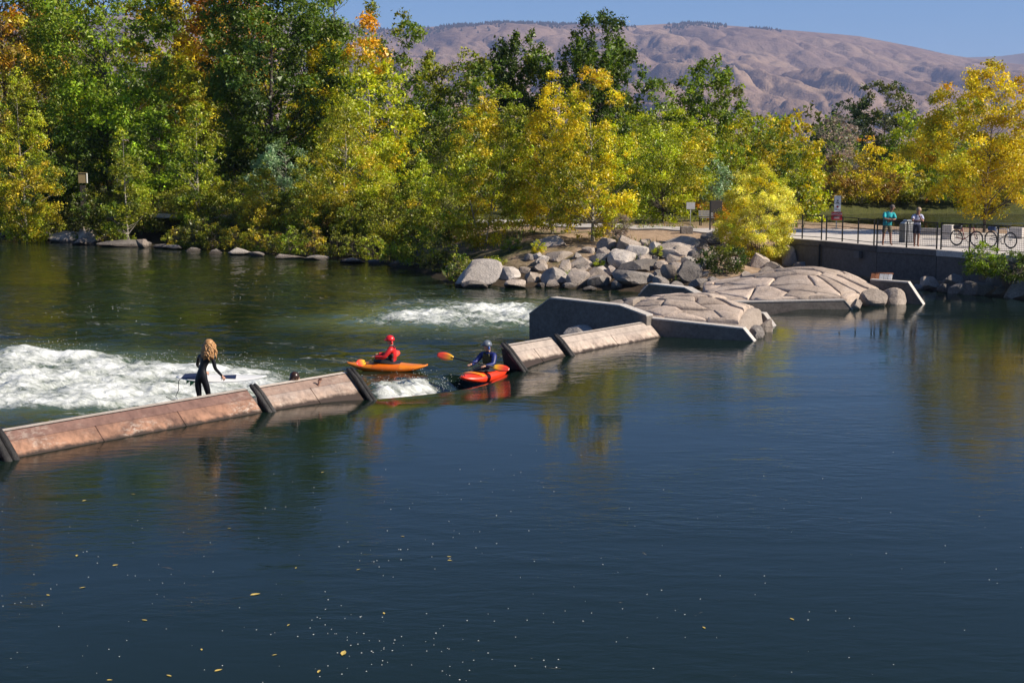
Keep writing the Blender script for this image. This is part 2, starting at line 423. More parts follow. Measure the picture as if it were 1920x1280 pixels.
def water_fields(t, q):
    p = XY(t, q); x, y = p[..., 0], p[..., 1]
    tg = np.clip((t - TG0) / (TG1 - TG0), 0, 1)
    ing = sst(TG0 - .05, TG0 + .25, t) * (1 - sst(TG1 - .25, TG1 + .05, t))
    # plain step under the panels and piers
    step = np.where(q > -.30, 0.0, ZD)
    # the tongue through the gap: draw-down, lip, trough, boil
    lip = .8 * np.sin(math.pi * tg)
    s = lip - q
    tongue = -.17 * sst(-3.0, -.1, s) - .62 * sst(-.15, 1.6, s) + .29 * sst(1.5, 2.6, s) + .0 * s
    z = np.where((t > TG0) & (t < TG1), tongue, step)
    # draw-down seen from the pool side near the gap
    dg = np.maximum(np.maximum(TG0 - t, t - TG1), 0)
    z = np.where((q > -.3) & (dg > 0), -.17 * np.exp(-dg / 1.1) * sst(2.8, .2, q), z)
    down = (q < -.3) & ~((t > TG0) & (t < TG1) & (s < 2.6))
    f1 = sst(-.5, .9, poly_sd(x, y, FOAM1)); f2 = sst(-.9, 1.2, poly_sd(x, y, FOAM2)) ; f3 = sst(-.35, .45, poly_sd(x, y, FOAM3)); f4 = .42 * sst(-1.2, 1.5, poly_sd(x, y, FOAM4))
    big = fbm(x * .55 + 3, y * .8, 4, 21); med = fbm(x * 1.7, y * 2.2, 4, 31); fin = fbm(x * 5.5, y * 6.5, 3, 41)
    qd = sst(-.3, -3, q)
    # streaks drifting downstream
    stq = fbm(t * 1.1 + 1.5 * big, q * .3, 4, 51)
    drift = .27 * sst(.56, .80, stq) * qd * sst(-46, -18, q)
    foam = np.maximum(np.maximum(f1 * (-.10 + .75 * fbm(t * 2.0 + 2 * big, q * .75, 4, 57) + .72 * big), f2 * (.05 + 1.1 * stq)), np.maximum(f3 * (.25 + .75 * med), f4 * (.25 + .9 * stq)))
    foam = np.maximum(foam, drift) * np.where((q < -.3) | (s > .75), 1, 0)
    # the far side behind pier one stays clear
    amp = qd * .075 * (1 - sst(-22, -45, q) * .6)
    zz = z + amp * (big - .5) * 1.6 + amp * (med - .5) * .9
    crest = f1 * (.28 * (big - .4) + .17 * (med - .45) + .10 * (fin - .5)) + f3 * (.28 * (med - .35) + .22 * (fin - .4)) + f2 * (.22 * (med - .35) + .16 * (fin - .5)) + f4 * .12 * (med - .5)
    zz = zz + crest * np.where((q < -.8) | (s > .9), 1, 0)
    aer = np.maximum(np.maximum(sst(-3, 1, poly_sd(x, y, FOAM1)), sst(-4, 1, poly_sd(x, y, FOAM2))), sst(-.8, .5, poly_sd(x, y, FOAM3))) * qd
    return x, y, zz, np.clip(foam, 0, 1.3), aer
tl = np.concatenate([-np.geomspace(160, 22, 14), lines([(-20, -4, .35), (-4, 16, .085), (16, 34, .13), (34, 60, .6)]), np.geomspace(63, 200, 10)])
ql = np.concatenate([-np.geomspace(140, 46, 12), lines([(-44, -19, .34), (-19, -.5, .085), (-.5, .3, .08), (.3, 3.2, .1), (3.2, 14, .5)]), np.geomspace(15, 160, 16)])
ql = np.unique(np.concatenate([ql[(ql < -.34) | (ql > -.26)], [-.302, -.298]]))
TT, QQ = np.meshgrid(tl, ql, indexing='ij')
wx, wy, wz, wf, wa = water_fields(TT, QQ)
me = npmesh('river_water', np.stack([wx, wy, wz], -1).reshape(-1, 3), gridfaces(len(tl), len(ql))[:, ::-1], True)
at = me.attributes.new('foam', 'FLOAT', 'POINT'); at.data.foreach_set('value', wf.astype(np.float32).ravel())
at = me.attributes.new('aer', 'FLOAT', 'POINT'); at.data.foreach_set('value', wa.astype(np.float32).ravel())
dn = (sst(-.3, -2.5, QQ)).astype(np.float32)
at = me.attributes.new('down', 'FLOAT', 'POINT'); at.data.foreach_set('value', dn.ravel())
WROT = math.atan2(U[1], U[0])
def water_mat(name, pond=False):
    m, nt, b = mat_new(name)
    co = geopos(nt, (1, 1, 1), (0, 0, 0))
    def at(n):
        a = N(nt, 'ShaderNodeAttribute'); a.attribute_name = n; return a.outputs['Fac']
    n1 = noise_n(nt, geopos(nt, (1.6, 3.0, 1), (0, 0, .35)), 1.0, 3, .55, .5)
    n2 = noise_n(nt, geopos(nt, (.9, 2.2, 1), (0, 0, -.3)), 3.2, 4, .6, .6)
    n3 = noise_n(nt, geopos(nt, (.35, .6, 1), (0, 0, .1)), .7, 3, .5, .4)
    calm = ramp(nt, noise_n(nt, geopos(nt, (.09, .2, 1)), 1.0, 3, .55, 1.0), [(.36, (.25, .25, .25)), (.64, (1.6, 1.6, 1.6))])
    h = math_n(nt, 'ADD', math_n(nt, 'MULTIPLY', n1, .5), math_n(nt, 'MULTIPLY', n2, .32))
    n4 = noise_n(nt, geopos(nt, (.9, 2.2, 1), (0, 0, .3)), .9, 2, .45, 1.6)
    h = math_n(nt, 'ADD', h, math_n(nt, 'MULTIPLY', n4, .45))
    h = math_n(nt, 'MULTIPLY', h, calm)
    if not pond:
        h = math_n(nt, 'MULTIPLY', h, math_n(nt, 'MULTIPLY_ADD', at('down'), 3.0, 1.0))
    h = math_n(nt, 'ADD', h, math_n(nt, 'MULTIPLY', n3, .4))
    b.inputs['IOR'].default_value = 1.205; b.inputs['Roughness'].default_value = .02
    if pond:
        b.inputs['Base Color'].default_value = (.004, .006, .004, 1)
        z = N(nt, 'ShaderNodeSeparateXYZ'); nt.links.new(co, z.inputs[0])
        wind = math_n(nt, 'MULTIPLY', ramp(nt, math_n(nt, 'MULTIPLY_ADD', z.outputs[1], .05, -5.0), [(.30, (0, 0, 0)), (.45, (1, 1, 1))]), ramp(nt, math_n(nt, 'MULTIPLY_ADD', z.outputs[0], .05, -1.3), [(.25, (0, 0, 0)), (.45, (1, 1, 1))]))
        hh = math_n(nt, 'MULTIPLY', h, math_n(nt, 'MULTIPLY_ADD', wind, 40.0, 1.0))
        b.inputs['Specular IOR Level'].default_value = .32
        bump(nt, b, hh, 1.0, .0012); return m
    deep = (.0060, .0135, .0095)
    c = mixc(nt, math_n(nt, 'MULTIPLY', at('down'), .8), deep, (.0065, .013, .006))
    c = mixc(nt, math_n(nt, 'MULTIPLY', at('aer'), .65), c, (.10, .14, .09))
    mp = N(nt, 'ShaderNodeMapping'); nt.links.new(geopos(nt, (1, 1, 1), (0, 0, -WROT)), mp.inputs['Vector']); mp.inputs['Scale'].default_value = (1.0, .42, 1.0)
    fn = noise_n(nt, mp.outputs[0], 4.2, 8, .66, 1.2)
    fm = math_n(nt, 'ADD', at('foam'), math_n(nt, 'MULTIPLY', math_n(nt, 'SUBTRACT', fn, .5), 1.5))
    fmask = ramp(nt, fm, [(.30, (0, 0, 0)), (.52, (.38, .38, .38)), (.95, (1, 1, 1))])
    c = mixc(nt, fmask, c, (.74, .76, .73))
    nt.links.new(c, b.inputs['Base Color'])
    r = math_n(nt, 'MULTIPLY_ADD', fmask, .6, .02); nt.links.new(r, b.inputs['Roughness'])
    h = math_n(nt, 'ADD', h, math_n(nt, 'MULTIPLY', math_n(nt, 'MULTIPLY', fn, fmask), 3.0))
    bump(nt, b, h, 1.0, .0105)
    return m
M['water'] = water_mat('river_water'); M['pond'] = water_mat('pond_water', True)
tag(link('river_water', me, M['water']), kind='structure')
mb = MB(); mb.prism([(POND_C[0] + POND_H[0] * 1.02 * math.copysign(abs(math.cos(a)) ** .5, math.cos(a)), POND_C[1] + POND_H[1] * 1.02 * math.copysign(abs(math.sin(a)) ** .5, math.sin(a))) for a in np.linspace(0, 2 * math.pi, 48, endpoint=False)], -.3, .25)
tag(mb.build('pond_water', M['pond']), kind='structure')

# ------------------------------------------------------------------ hills on the horizon
PROF = [(-400, 60), (0, 30), (500, 20), (640, 34), (700, 50), (760, 50), (850, 43), (950, 38), (1080, 40), (1180, 44), (1280, 38), (1340, 42), (1400, 47), (1480, 53), (1560, 60), (1600, 64),
        (1700, 84), (1760, 98), (1830, 110), (1900, 118), (2000, 132), (2300, 160), (2700, 175)]
def hills():
    pxs = np.linspace(-350, 2600, 620); rs = np.concatenate([np.linspace(4300, 9300, 230), np.linspace(9330, 9900, 8)])
    top = np.interp(pxs, [p[0] for p in PROF], [p[1] for p in PROF])
    PX, RR = np.meshgrid(pxs, rs, indexing='ij')
    X = (PX - 960) / FPX * RR; Y = RR
    crest = CAMZ + 9300 * np.array([ray(960, t)[2] / ray(960, t)[1] for t in top])[:, None]
    base = 6.0
    k = np.clip((RR - 4300) / 5000, 0, 1)
    wxn = X / 1000 + .5 * (fbm(X / 900, Y / 900, 3, 5) - .5); wyn = Y / 1000 + .5 * (fbm(X / 900 + 7, Y / 900, 3, 6) - .5)
    def ridg(x, y, o, s):
        t = 0; a = .5
        for i in range(o):
            t = t + a * np.abs(2 * vn(x, y, s + i) - 1) ** .8; x = x * 2.07 + 3.3; y = y * 2.07 + 1.7; a *= .5
        return t
    r = ridg(wxn * 2.0 + .35 * wyn, wyn * .9, 6, 60)
    r2 = ridg(wxn * 5.5 + .9 * wyn, wyn * 2.6, 4, 90)
    env = 4 * k * (1 - k)
    ramp_ = k ** 1.25
    Z = base + (crest - base) * (ramp_ * .98) + env ** .8 * (crest - base) * ((r - .40) * .36 + (r2 - .40) * .13) + k * (crest - base) * 0
    cap = base + (crest - base) * (.25 + .735 * np.clip((RR / 9300), 0, 1))
    Z = np.minimum(Z, cap)
    Z = np.where(RR > 9300, base + (crest - base) * (1 - (RR - 9300) / 700 * .6), Z)
    Z = np.maximum(Z, base - 4 + 3 * k)
    Z[:, 0] = -3
    me = npmesh('hills', np.stack([X, Y, Z], -1).reshape(-1, 3), gridfaces(*X.shape), True)
    m, nt, b = mat_new('dry_grass_hills')
    co = geopos(nt)
    f = noise_n(nt, co, .0016, 7, .62, .5); f2 = noise_n(nt, co, .012, 6, .7)
    c = ramp(nt, f, [(.32, (.13, .088, .072)), (.5, (.225, .155, .115)), (.68, (.33, .235, .16))])
    c = mixc(nt, .3, c, ramp(nt, f2, [(.35, (.06, .05, .04)), (.6, (.24, .165, .12))]))
    z = N(nt, 'ShaderNodeSeparateXYZ'); nt.links.new(co, z.inputs[0])
    low = ramp(nt, math_n(nt, 'MULTIPLY_ADD', z.outputs[2], .003, 0), [(.1, (1, 1, 1)), (.8, (0, 0, 0))])
    c = mixc(nt, mixc(nt, 1.0, low, (.55, .55, .55), 'MULTIPLY'), c, (.33, .225, .135))
    nt.links.new(c, b.inputs['Base Color']); b.inputs['Roughness'].default_value = 1; b.inputs['Specular IOR Level'].default_value = 0
    bump(nt, b, f2, .7, 30)
    tag(link('hills', me, m), kind='structure')
    # pines along the ridge
    r_ = np.random.default_rng(4); V = []; F = []
    cols = np.where((vn(pxs / 55, pxs * 0, 71) > .42) | (pxs < 1130))[0]
    for n in range(6500):
        i = int(r_.choice(cols)); p = pxs[i]
        if not (760 < p < 1560 or p < 760): continue
        if 1150 < p < 1240 and r_.random() < .8: continue
        if p > 1430 and r_.random() < .75: continue
        j = int(np.clip(229 - abs(r_.normal(0, 9 if p < 1420 else 3)), 190, 229)); x, y, z = X[i, j] + r_.uniform(-8, 8), Y[i, j], Z[i, j]
        h = r_.uniform(7, 20); wd = h * .42; b0 = len(V)
        V += [(x - wd, y - wd, z - 3), (x + wd, y - wd, z - 3), (x + wd, y + wd, z - 3), (x - wd, y + wd, z - 3), (x, y, z + h)]
        F += [(b0, b0 + 1, b0 + 4), (b0 + 1, b0 + 2, b0 + 4), (b0 + 2, b0 + 3, b0 + 4), (b0 + 3, b0, b0 + 4)]
    o = link('ridge_pines', npmesh('ridge_pines', V, F), simple('ridge_pine', (.012, .018, .012), .9, scale=.02))
    tag(o, 'dark pine woods along the crest of the dry hills', 'woods', kind='stuff')
hills()
def hills_far():
    pxs = np.linspace(1500, 2500, 160); rs = np.linspace(10500, 13000, 40)
    top = np.interp(pxs, [1500, 1700, 1800, 1860, 1920, 2100, 2500], [150, 118, 108, 106, 98, 92, 120])
    PX, RR = np.meshgrid(pxs, rs, indexing='ij'); X = (PX - 960) / FPX * RR
    crest = CAMZ + 13000 * np.array([ray(960, t)[2] / ray(960, t)[1] for t in top])[:, None]
    k = (RR - 10500) / 2500
    Z = 6 + (crest - 6) * (k ** .9) + 4 * k * (1 - k) * crest * .35 * (fbm(X / 500, RR / 700, 4, 9) - .6)
    Z = np.minimum(Z, 6 + (crest - 6) * (.2 + .8 * k)); Z[:, 0] = -3
    tag(link('far_hills', npmesh('far_hills', np.stack([X, RR, Z], -1).reshape(-1, 3), gridfaces(*X.shape), True), simple('far_hills_scrub', (.16, .13, .10), 1, scale=.002, spec=0)), kind='structure')
hills_far()

# ------------------------------------------------------------------ trees
DKG = (.034, .058, .009); MDG = (.080, .122, .013); LTG = (.165, .222, .016); BRG = (.205, .30, .018)
YGR = (.30, .335, .018); OLV = (.19, .203, .018); YEL = (.50, .40, .018); GLD = (.385, .30, .020); ORG = (.47, .22, .018)
BRN = (.20, .12, .03); TEAL = (.17, .25, .13); GRY = (.24, .19, .15); LEM = (.56, .53, .10); RUS = (.27, .13, .022); DOL = (.075, .08, .016)
ENV = {
    'round': [(.10, .0), (.18, .5), (.36, .92), (.58, 1), (.8, .75), (.94, .38), (1, .06)],
    'cone': [(.03, .35), (.12, .75), (.30, 1), (.5, .86), (.72, .55), (.9, .24), (1, .04)],
    'column': [(.08, .3), (.25, .8), (.5, 1), (.78, .98), (.92, .72), (1, .25)],
    'dome': [(0, .55), (.15, .88), (.4, 1), (.7, .85), (.9, .5), (1, .1)],
    'willow': [(.02, .65), (.2, 1), (.5, 1), (.75, .8), (.92, .45), (1, .1)],
    'vase': [(.22, .15), (.35, .62), (.55, .95), (.72, 1), (.88, .62), (1, .15)],
    'fan': [(.12, .1), (.35, .55), (.6, .9), (.8, 1), (.93, .7), (1, .3)],
}
def leaves_mesh(name, C, S, n_tot, leaf, cols, jit, r_, asp=.6, up=.35):
    """C clump centres, S clump radii (k,3); cols (k,3)"""
    k = len(C); wgt = (S[:, 0] * S[:, 2]); wgt = wgt / wgt.sum()
    idx = r_.choice(k, n_tot, p=wgt)
    d = r_.normal(size=(n_tot, 3)); d /= np.linalg.norm(d, axis=1)[:, None] + 1e-9
    rad = r_.random(n_tot) ** .45
    core = r_.random(n_tot) < .22; rad = np.where(core, rad * .6, rad)  # enlarged inner leaves, added to block light and darken the crown inside
    pos = C[idx] + d * rad[:, None] * S[idx]
    nrm = r_.normal(size=(n_tot, 3)); nrm[:, 2] += up; nrm += d * .5
    nrm /= np.linalg.norm(nrm, axis=1)[:, None] + 1e-9
    a = np.cross(nrm, r_.normal(size=(n_tot, 3))); a /= np.linalg.norm(a, axis=1)[:, None] + 1e-9
    b = np.cross(nrm, a)
    L = (leaf * r_.uniform(.6, 1.3, n_tot) * np.where(core, 1.65, 1.0))[:, None] * .5
    V = np.stack([pos - a * L, pos + a * L * .7 + b * L * asp, pos + a * L * .7 - b * L * asp], 1).reshape(-1, 3)
    F = np.arange(n_tot * 3).reshape(-1, 3)
    me = npmesh(name, V, F)
    c = cols[idx] * np.exp(r_.normal(0, jit, (n_tot, 1))) * np.exp(r_.normal(0, .07, (n_tot, 3)))
    c = np.repeat(np.concatenate([np.clip(c, 0, 1), np.ones((n_tot, 1))], 1), 3, 0).astype(np.float32)
    at = me.color_attributes.new('Col', 'FLOAT_COLOR', 'POINT'); at.data.foreach_set('color', c.ravel())
    return me
def tubes_np(polys, n=5):
    """list of (pts, radii) -> one V,F"""
    V = []; F = []
    for pts, rs in polys:
        b0 = len(V)
        d0 = np.array(pts[-1]) - np.array(pts[0]); d0 /= np.linalg.norm(d0) + 1e-9
        ref = np.array([1.0, 0, 0]) if abs(d0[0]) < .8 else np.array([0, 1.0, 0])
        a = np.cross(d0, ref); a /= np.linalg.norm(a); b = np.cross(d0, a)
        for p, r in zip(pts, rs):
            for k in range(n):
                t = 2 * math.pi * k / n; V.append(np.array(p) + r * (math.cos(t) * a + math.sin(t) * b))
        for i in range(len(pts) - 1):
            for k in range(n):
                F.append((b0 + i * n + k, b0 + i * n + (k + 1) % n, b0 + (i + 1) * n + (k + 1) % n, b0 + (i + 1) * n + k))
    return np.array(V), np.array(F)
LEAFTOT = [0]
def grow(base, H, Rr, style, pal, seed, dens=1.0, leaf=.2, clump=.24, bare=0.0, stems=1, topcol=None, botcol=None, droop=0.0, sq=.72, asp=.6, open_=0.0, lean=0.0):
    """local geometry (base at origin). Returns trunk mesh data and crown mesh"""
    r_ = np.random.default_rng(seed)
    env = ENV[style]; eh = [e[0] for e in env]; er = [e[1] for e in env]
    hs = np.linspace(0, 1, 60); rr = np.interp(hs, eh, er, left=0)
    area = 2 * Rr * H * rr.mean()
    c0 = Rr * clump
    ncl = int(np.clip(area / (c0 * c0) * 2.0, 26, 340))
    hsamp = r_.choice(hs, ncl * 2, p=rr / rr.sum()) + r_.uniform(-.01, .01, ncl * 2)
    th = r_.uniform(0, 2 * math.pi, ncl * 2)
    irr = .80 + .5 * vn(th * 1.1 + seed, hsamp * 5 + seed * .37, seed % 97)
    rad = Rr * np.interp(hsamp, eh, er) * irr * (r_.random(ncl * 2) ** .42 * .85 + .15)
    C = np.stack([rad * np.cos(th) + lean * H * hsamp, rad * np.sin(th), hsamp * H - droop * rad * .5], 1)
    if open_ > 0:
        keep = vn(C[:, 0] * .55 / Rr * 3 + seed, C[:, 2] * .9 / Rr * 3, seed % 89) > open_
        C = C[keep]; hsamp = hsamp[keep]
    C = C[:ncl]; hsamp = hsamp[:ncl]; k = len(C)
    C[:, 2] = np.maximum(C[:, 2], .12)
    cs = c0 * r_.uniform(.65, 1.5, k) * (1 - .3 * hsamp ** 2)
    S = np.stack([cs, cs, cs * sq], 1)
    # colours
    pc = np.array([p[0] for p in pal]); pw = np.array([p[1] for p in pal], float); pw /= pw.sum()
    region = vn(C[:, 0] / Rr * 1.7 + seed, C[:, 2] / Rr * 1.4 + seed, 3 + seed % 50) * .75 + r_.random(k) * .35
    cum = np.cumsum(pw); ii = np.searchsorted(cum, np.clip((region - .12) / .85, 0, .999)); cols = pc[np.clip(ii, 0, len(pc) - 1)].astype(float)
    j2 = r_.choice(len(pc), k, p=pw); mixf = r_.uniform(0, .45, (k, 1)); cols = cols * (1 - mixf) + pc[j2] * mixf
    if topcol is not None:
        f = sst(topcol[1], topcol[1] + .22, hsamp + r_.normal(0, .07, k))[:, None]; cols = cols * (1 - f) + np.array(topcol[0]) * f
    if botcol is not None:
        f = (1 - sst(botcol[1] - .2, botcol[1], hsamp + r_.normal(0, .07, k)))[:, None]; cols = cols * (1 - f) + np.array(botcol[0]) * f
    cols *= np.exp(r_.normal(0, .16, (k, 1)))
    n = int(dens * area * 3.4 / (leaf * leaf * asp * .5))
    leaf = leaf * .8; n = int(n * 1.1 / .64); cap = 66000
    if n > cap: leaf = leaf * math.sqrt(n / cap) ** .85; n = cap
    n = max(n, 300); LEAFTOT[0] += n
    crown = leaves_mesh('crown', C, S, n, leaf, cols, .20, r_, asp)
    # wood
    polys = []
    tr = max(.03, H * .0095)
    for s_ in range(stems):
        if stems == 1: off = np.zeros(2); tip = np.array([lean * H, 0])
        else:
            a = 2 * math.pi * s_ / stems + r_.uniform(-.3, .3); off = np.array([math.cos(a), math.sin(a)]) * .12; tip = np.array([math.cos(a), math.sin(a)]) * Rr * r_.uniform(.25, .6)
        m = 8; pts = []; rs_ = []
        for i in range(m):
            f = i / (m - 1)
            wob = np.array([vn(f * 3 + seed, s_ * 7.0, 8) - .5, vn(f * 3 + seed, s_ * 7.0 + 3, 9) - .5]) * Rr * .22 * f
            pts.append([off[0] * (1 - f) + tip[0] * f + wob[0], off[1] * (1 - f) + tip[1] * f + wob[1], -.15 + (H * (.84 if stems == 1 else r_.uniform(.74, .78)) + .15) * f])
            rs_.append(tr * (1.25 if i == 0 else 1) * (1 - .93 * f) * (1 if stems == 1 else .6))
        polys.append((pts, rs_))
    main = polys[:]
    sel = r_.permutation(k)[:min(k, 70)]
    for i in sel:
        c = C[i]; pts, rs_ = main[int(r_.integers(len(main)))]
        pts = np.array(pts); dist = np.hypot(c[0], c[1]); zt = max(c[2] - dist * r_.uniform(.45, .95), H * .10)
        jj = np.argmin(np.abs(pts[:, 2] - zt)); s0 = pts[jj] ; s0 = np.array([np.interp(zt, pts[:, 2], pts[:, 0]), np.interp(zt, pts[:, 2], pts[:, 1]), zt])
        rb = max(.012, np.interp(zt, pts[:, 2], rs_) * .42); mid = s0 * .5 + c * .5 + np.array([0, 0, -.04 * dist]) + r_.normal(0, .05 * Rr, 3)
        polys.append(([s0, mid, c], [rb, rb * .6, rb * .22]))
        if bare > 0:
            for q in range(int(3 + 5 * bare)):
                e = c + r_.normal(0, 1, 3) * cs[i] * 1.1 + np.array([0, 0, cs[i] * .5]); polys.append(([mid * .3 + c * .7, (c + e) / 2 + r_.normal(0, .03, 3), e], [rb * .45, rb * .3, rb * .12]))
    V, F = tubes_np(polys)
    trunk = npmesh('trunk', V, F, True)
    return trunk, crown
def plant(name, label, cat, base, H, Rr, group=None, pale=False, rz=0.0, **kw):
    o = empty(name, base, rz)
    tag(o, label, cat, group)
    trunk, crown = grow(base, H, Rr, **kw)
    link('trunk' if 'tree' in name or 'cottonwood' in name or 'poplar' in name or 'aspen' in name or 'willow' in name else 'stem', trunk, M['bark_pale' if pale else 'bark'], o)
    link('crown' if 'shrub' not in name and 'bush' not in name and 'weed' not in name else 'foliage', crown, M['leaf'], o)
    return o
def tree(name, label, cx, top, d, hw, style, pal, seed, pale=False, group=None, zoff=0.0, **kw):
    x = W(cx, 330, d)[0]; gz = float(ground_h(np.array(x), np.array(float(d)))) + zoff
    H = W(cx, top, d)[2] - gz; Rr = hw * d / FPX * 1.08
    if d > 100: kw['leaf'] = kw.get('leaf', .25) * 1.2
    return plant(name, label, 'tree', (x, d, gz), H, Rr, group, pale, style=style, pal=pal, seed=seed, **kw)

BACK = 'tall trees behind the far bank'
tree('tall_tree', 'sparse olive and brown tree at the upper left corner of the picture', 20, -250, 118, 100, 'round', [(OLV, 2.5), (GLD, 3), (ORG, .8), (BRN, 1), (MDG, 1.5)], 101, group=BACK, leaf=.30, clump=.2, open_=.22, dens=.9)
tree('tall_tree', 'dark olive thin tree between the corner tree and the feathery green tree', 112, -190, 124, 74, 'round', [(DOL, 3), (OLV, 2), (GLD, 1.5)], 102, group=BACK, leaf=.30, clump=.22, open_=.2, dens=.9)
tree('ash_tree', 'tall feathery bright green tree near the top left', 205, -170, 108, 118, 'round', [(MDG, 2), (LTG, 4), (BRG, 2.4)], 103, group=BACK, leaf=.26, clump=.2, open_=.22)
tree('tall_tree', 'tall golden yellow tree right of the feathery green tree', 340, -200, 122, 84, 'round', [(YGR, 1.5), (GLD, 3), (YEL, 3), (ORG, 1.4)], 104, group=BACK, leaf=.30, clump=.2, open_=.2)
tree('tall_tree', 'rust brown leaved tree between golden tree and dark willow', 438, -150, 120, 74, 'round', [(RUS, 4), (ORG, 2.2), (OLV, 1)], 105, group=BACK, leaf=.30, clump=.22, botcol=(OLV, .55))
tree('willow_tree', 'huge dark green willow, the widest tree on the left half', 512, -190, 106, 116, 'willow', [(DKG, 3), (MDG, 5), ((.085, .14, .03), 3)], 106, group=BACK, leaf=.26, clump=.2, droop=.2, open_=.05, dens=1.6)
tree('tall_tree', 'tall thin green tree peeking above the lime yellow tree', 626, -150, 126, 66, 'column', [(OLV, 3), (LTG, 3), (MDG, 2)], 107, group=BACK, leaf=.30, clump=.24, open_=.4, dens=.7)
tree('cottonwood_tree', 'bright lime yellow tree with an orange top left of the hills', 690, 28, 102, 92, 'cone', [(YGR, 4), ((.34, .36, .02), 4), (YEL, 2), (BRG, 2)], 108, group=BACK, leaf=.25, clump=.2, topcol=((.52, .27, .02), .72), open_=.12, pale=True)
tree('cottonwood_tree', 'yellow tree leaning against the dark willow and the lime tree', 612, 60, 108, 58, 'round', [(YGR, 3), (YEL, 3), (LTG, 2)], 128, group=BACK, leaf=.25, clump=.22, open_=.2)
tree('tall_tree', 'round olive green tree just left of the open hills', 752, 26, 114, 88, 'willow', [(OLV, 3), (MDG, 3), (LTG, 3)], 109, group=BACK, leaf=.26, clump=.2)
tree('tall_tree', 'low dark olive tree below the left end of the hills', 872, 92, 112, 78, 'willow', [(DOL, 4), (OLV, 3), (MDG, 3)], 110, group=BACK, leaf=.26, clump=.2)
tree('poplar_tree', 'dark green poplar with three upright lobes, left one against the hills', 982, 62, 122, 50, 'column', [(DKG, 3), (MDG, 4), (OLV, 1)], 111, group=BACK, leaf=.24, dens=2.2, clump=.24, asp=.75, sq=1.3)
tree('poplar_tree', 'narrow dark green poplar beside the three lobed poplar', 938, 72, 124, 22, 'column', [(DKG, 4), (MDG, 2)], 129, group=BACK, leaf=.28, clump=.4, asp=.75, sq=1.3)
tree('poplar_tree', 'tallest dark green poplar standing against the hills', 1125, 28, 118, 58, 'column', [(DKG, 3), (MDG, 4), ((.08, .11, .02), 2)], 112, group=BACK, leaf=.24, dens=2.2, clump=.24, asp=.75, sq=1.4)
tree('tall_tree', 'mid green tree right of the tallest poplar', 1232, 152, 116, 68, 'willow', [(MDG, 4), (LTG, 2), (OLV, 1)], 113, group=BACK, leaf=.26, clump=.22)
tree('poplar_tree', 'green poplar with spiky top against the middle of the hills', 1328, 116, 112, 56, 'fan', [(MDG, 4), (LTG, 3), (DOL, 2)], 114, group=BACK, leaf=.26, clump=.2, open_=.12, dens=1.5, sq=1.2, botcol=(LTG, .6))
tree('tall_tree', 'golden tree below the hills, left of the yellow bushy tree', 1408, 208, 108, 66, 'dome', [(GLD, 3), (YEL, 3), (OLV, 2), (LTG, 1)], 115, group=BACK, leaf=.24, clump=.2)
tree('tall_tree', 'yellow green bushy tree under the middle of the hills', 1490, 212, 110, 58, 'dome', [(YGR, 4), (YEL, 2), (OLV, 3)], 116, group=BACK, leaf=.24, clump=.2, topcol=(GLD, .6))
tree('bare_tree', 'greyish pink nearly bare tree among the yellow trees', 1568, 216, 132, 32, 'column', [(GRY, 4), (BRN, 1)], 117, group=BACK, leaf=.22, clump=.3, bare=1.0, dens=.5, pale=True)
tree('far_tree', 'dark blue green round tree beyond the pond', 1578, 190, 230, 42, 'willow', [(DKG, 4), ((.035, .06, .03), 3)], 118, group=BACK, leaf=.5, clump=.25)
tree('far_tree', 'tall dark feathery tree beyond the pond against hill foot', 1655, 156, 215, 56, 'fan', [(DKG, 3), (DOL, 3), ((.07, .085, .03), 2)], 119, group=BACK, leaf=.45, clump=.22, open_=.25)
FAR = 'autumn trees on the far side of the pond'
tree('pond_tree', 'golden orange tree on the pond shore behind the white sign', 1622, 248, 138, 50, 'cone', [(GLD, 4), (YEL, 3), (ORG, 1), (OLV, 1)], 120, group=FAR, leaf=.28, clump=.22)
tree('pond_tree', 'green tree on the pond shore above the two standing people', 1706, 206, 140, 54, 'willow', [(LTG, 3), (YGR, 3), (MDG, 3)], 121, group=FAR, leaf=.28, clump=.22)
tree('pond_tree', 'small bright yellow tree in front of the green pond tree', 1680, 285, 133, 34, 'dome', [(YEL, 3), (YGR, 3)], 122, group=FAR, leaf=.25, clump=.25)
tree('pond_tree', 'olive brown tree left of the golden orange pond tree', 1546, 282, 131, 52, 'dome', [(OLV, 4), (BRN, 2), (GLD, 2)], 123, group=FAR, leaf=.26, clump=.22)
tree('pond_tree', 'lime green tree behind the big yellow plaza tree', 1775, 215, 142, 52, 'willow', [(YGR, 3), (LTG, 3), (MDG, 2)], 124, group=FAR, leaf=.28, clump=.22)
tree('pond_tree', 'dark green tree at the right edge beyond the pond', 1895, 250, 146, 66, 'willow', [(MDG, 3), (DOL, 3), (OLV, 2)], 125, group=FAR, leaf=.28, clump=.22)
tree('plaza_tree', 'big open golden tree growing behind the parked bicycles', 1850, 122, 73, 130, 'round', [(GLD, 5), (YEL, 4), (OLV, 2), ((.36, .20, .02), 2)], 126, leaf=.16, clump=.16, open_=.16, dens=1.3, zoff=.05)
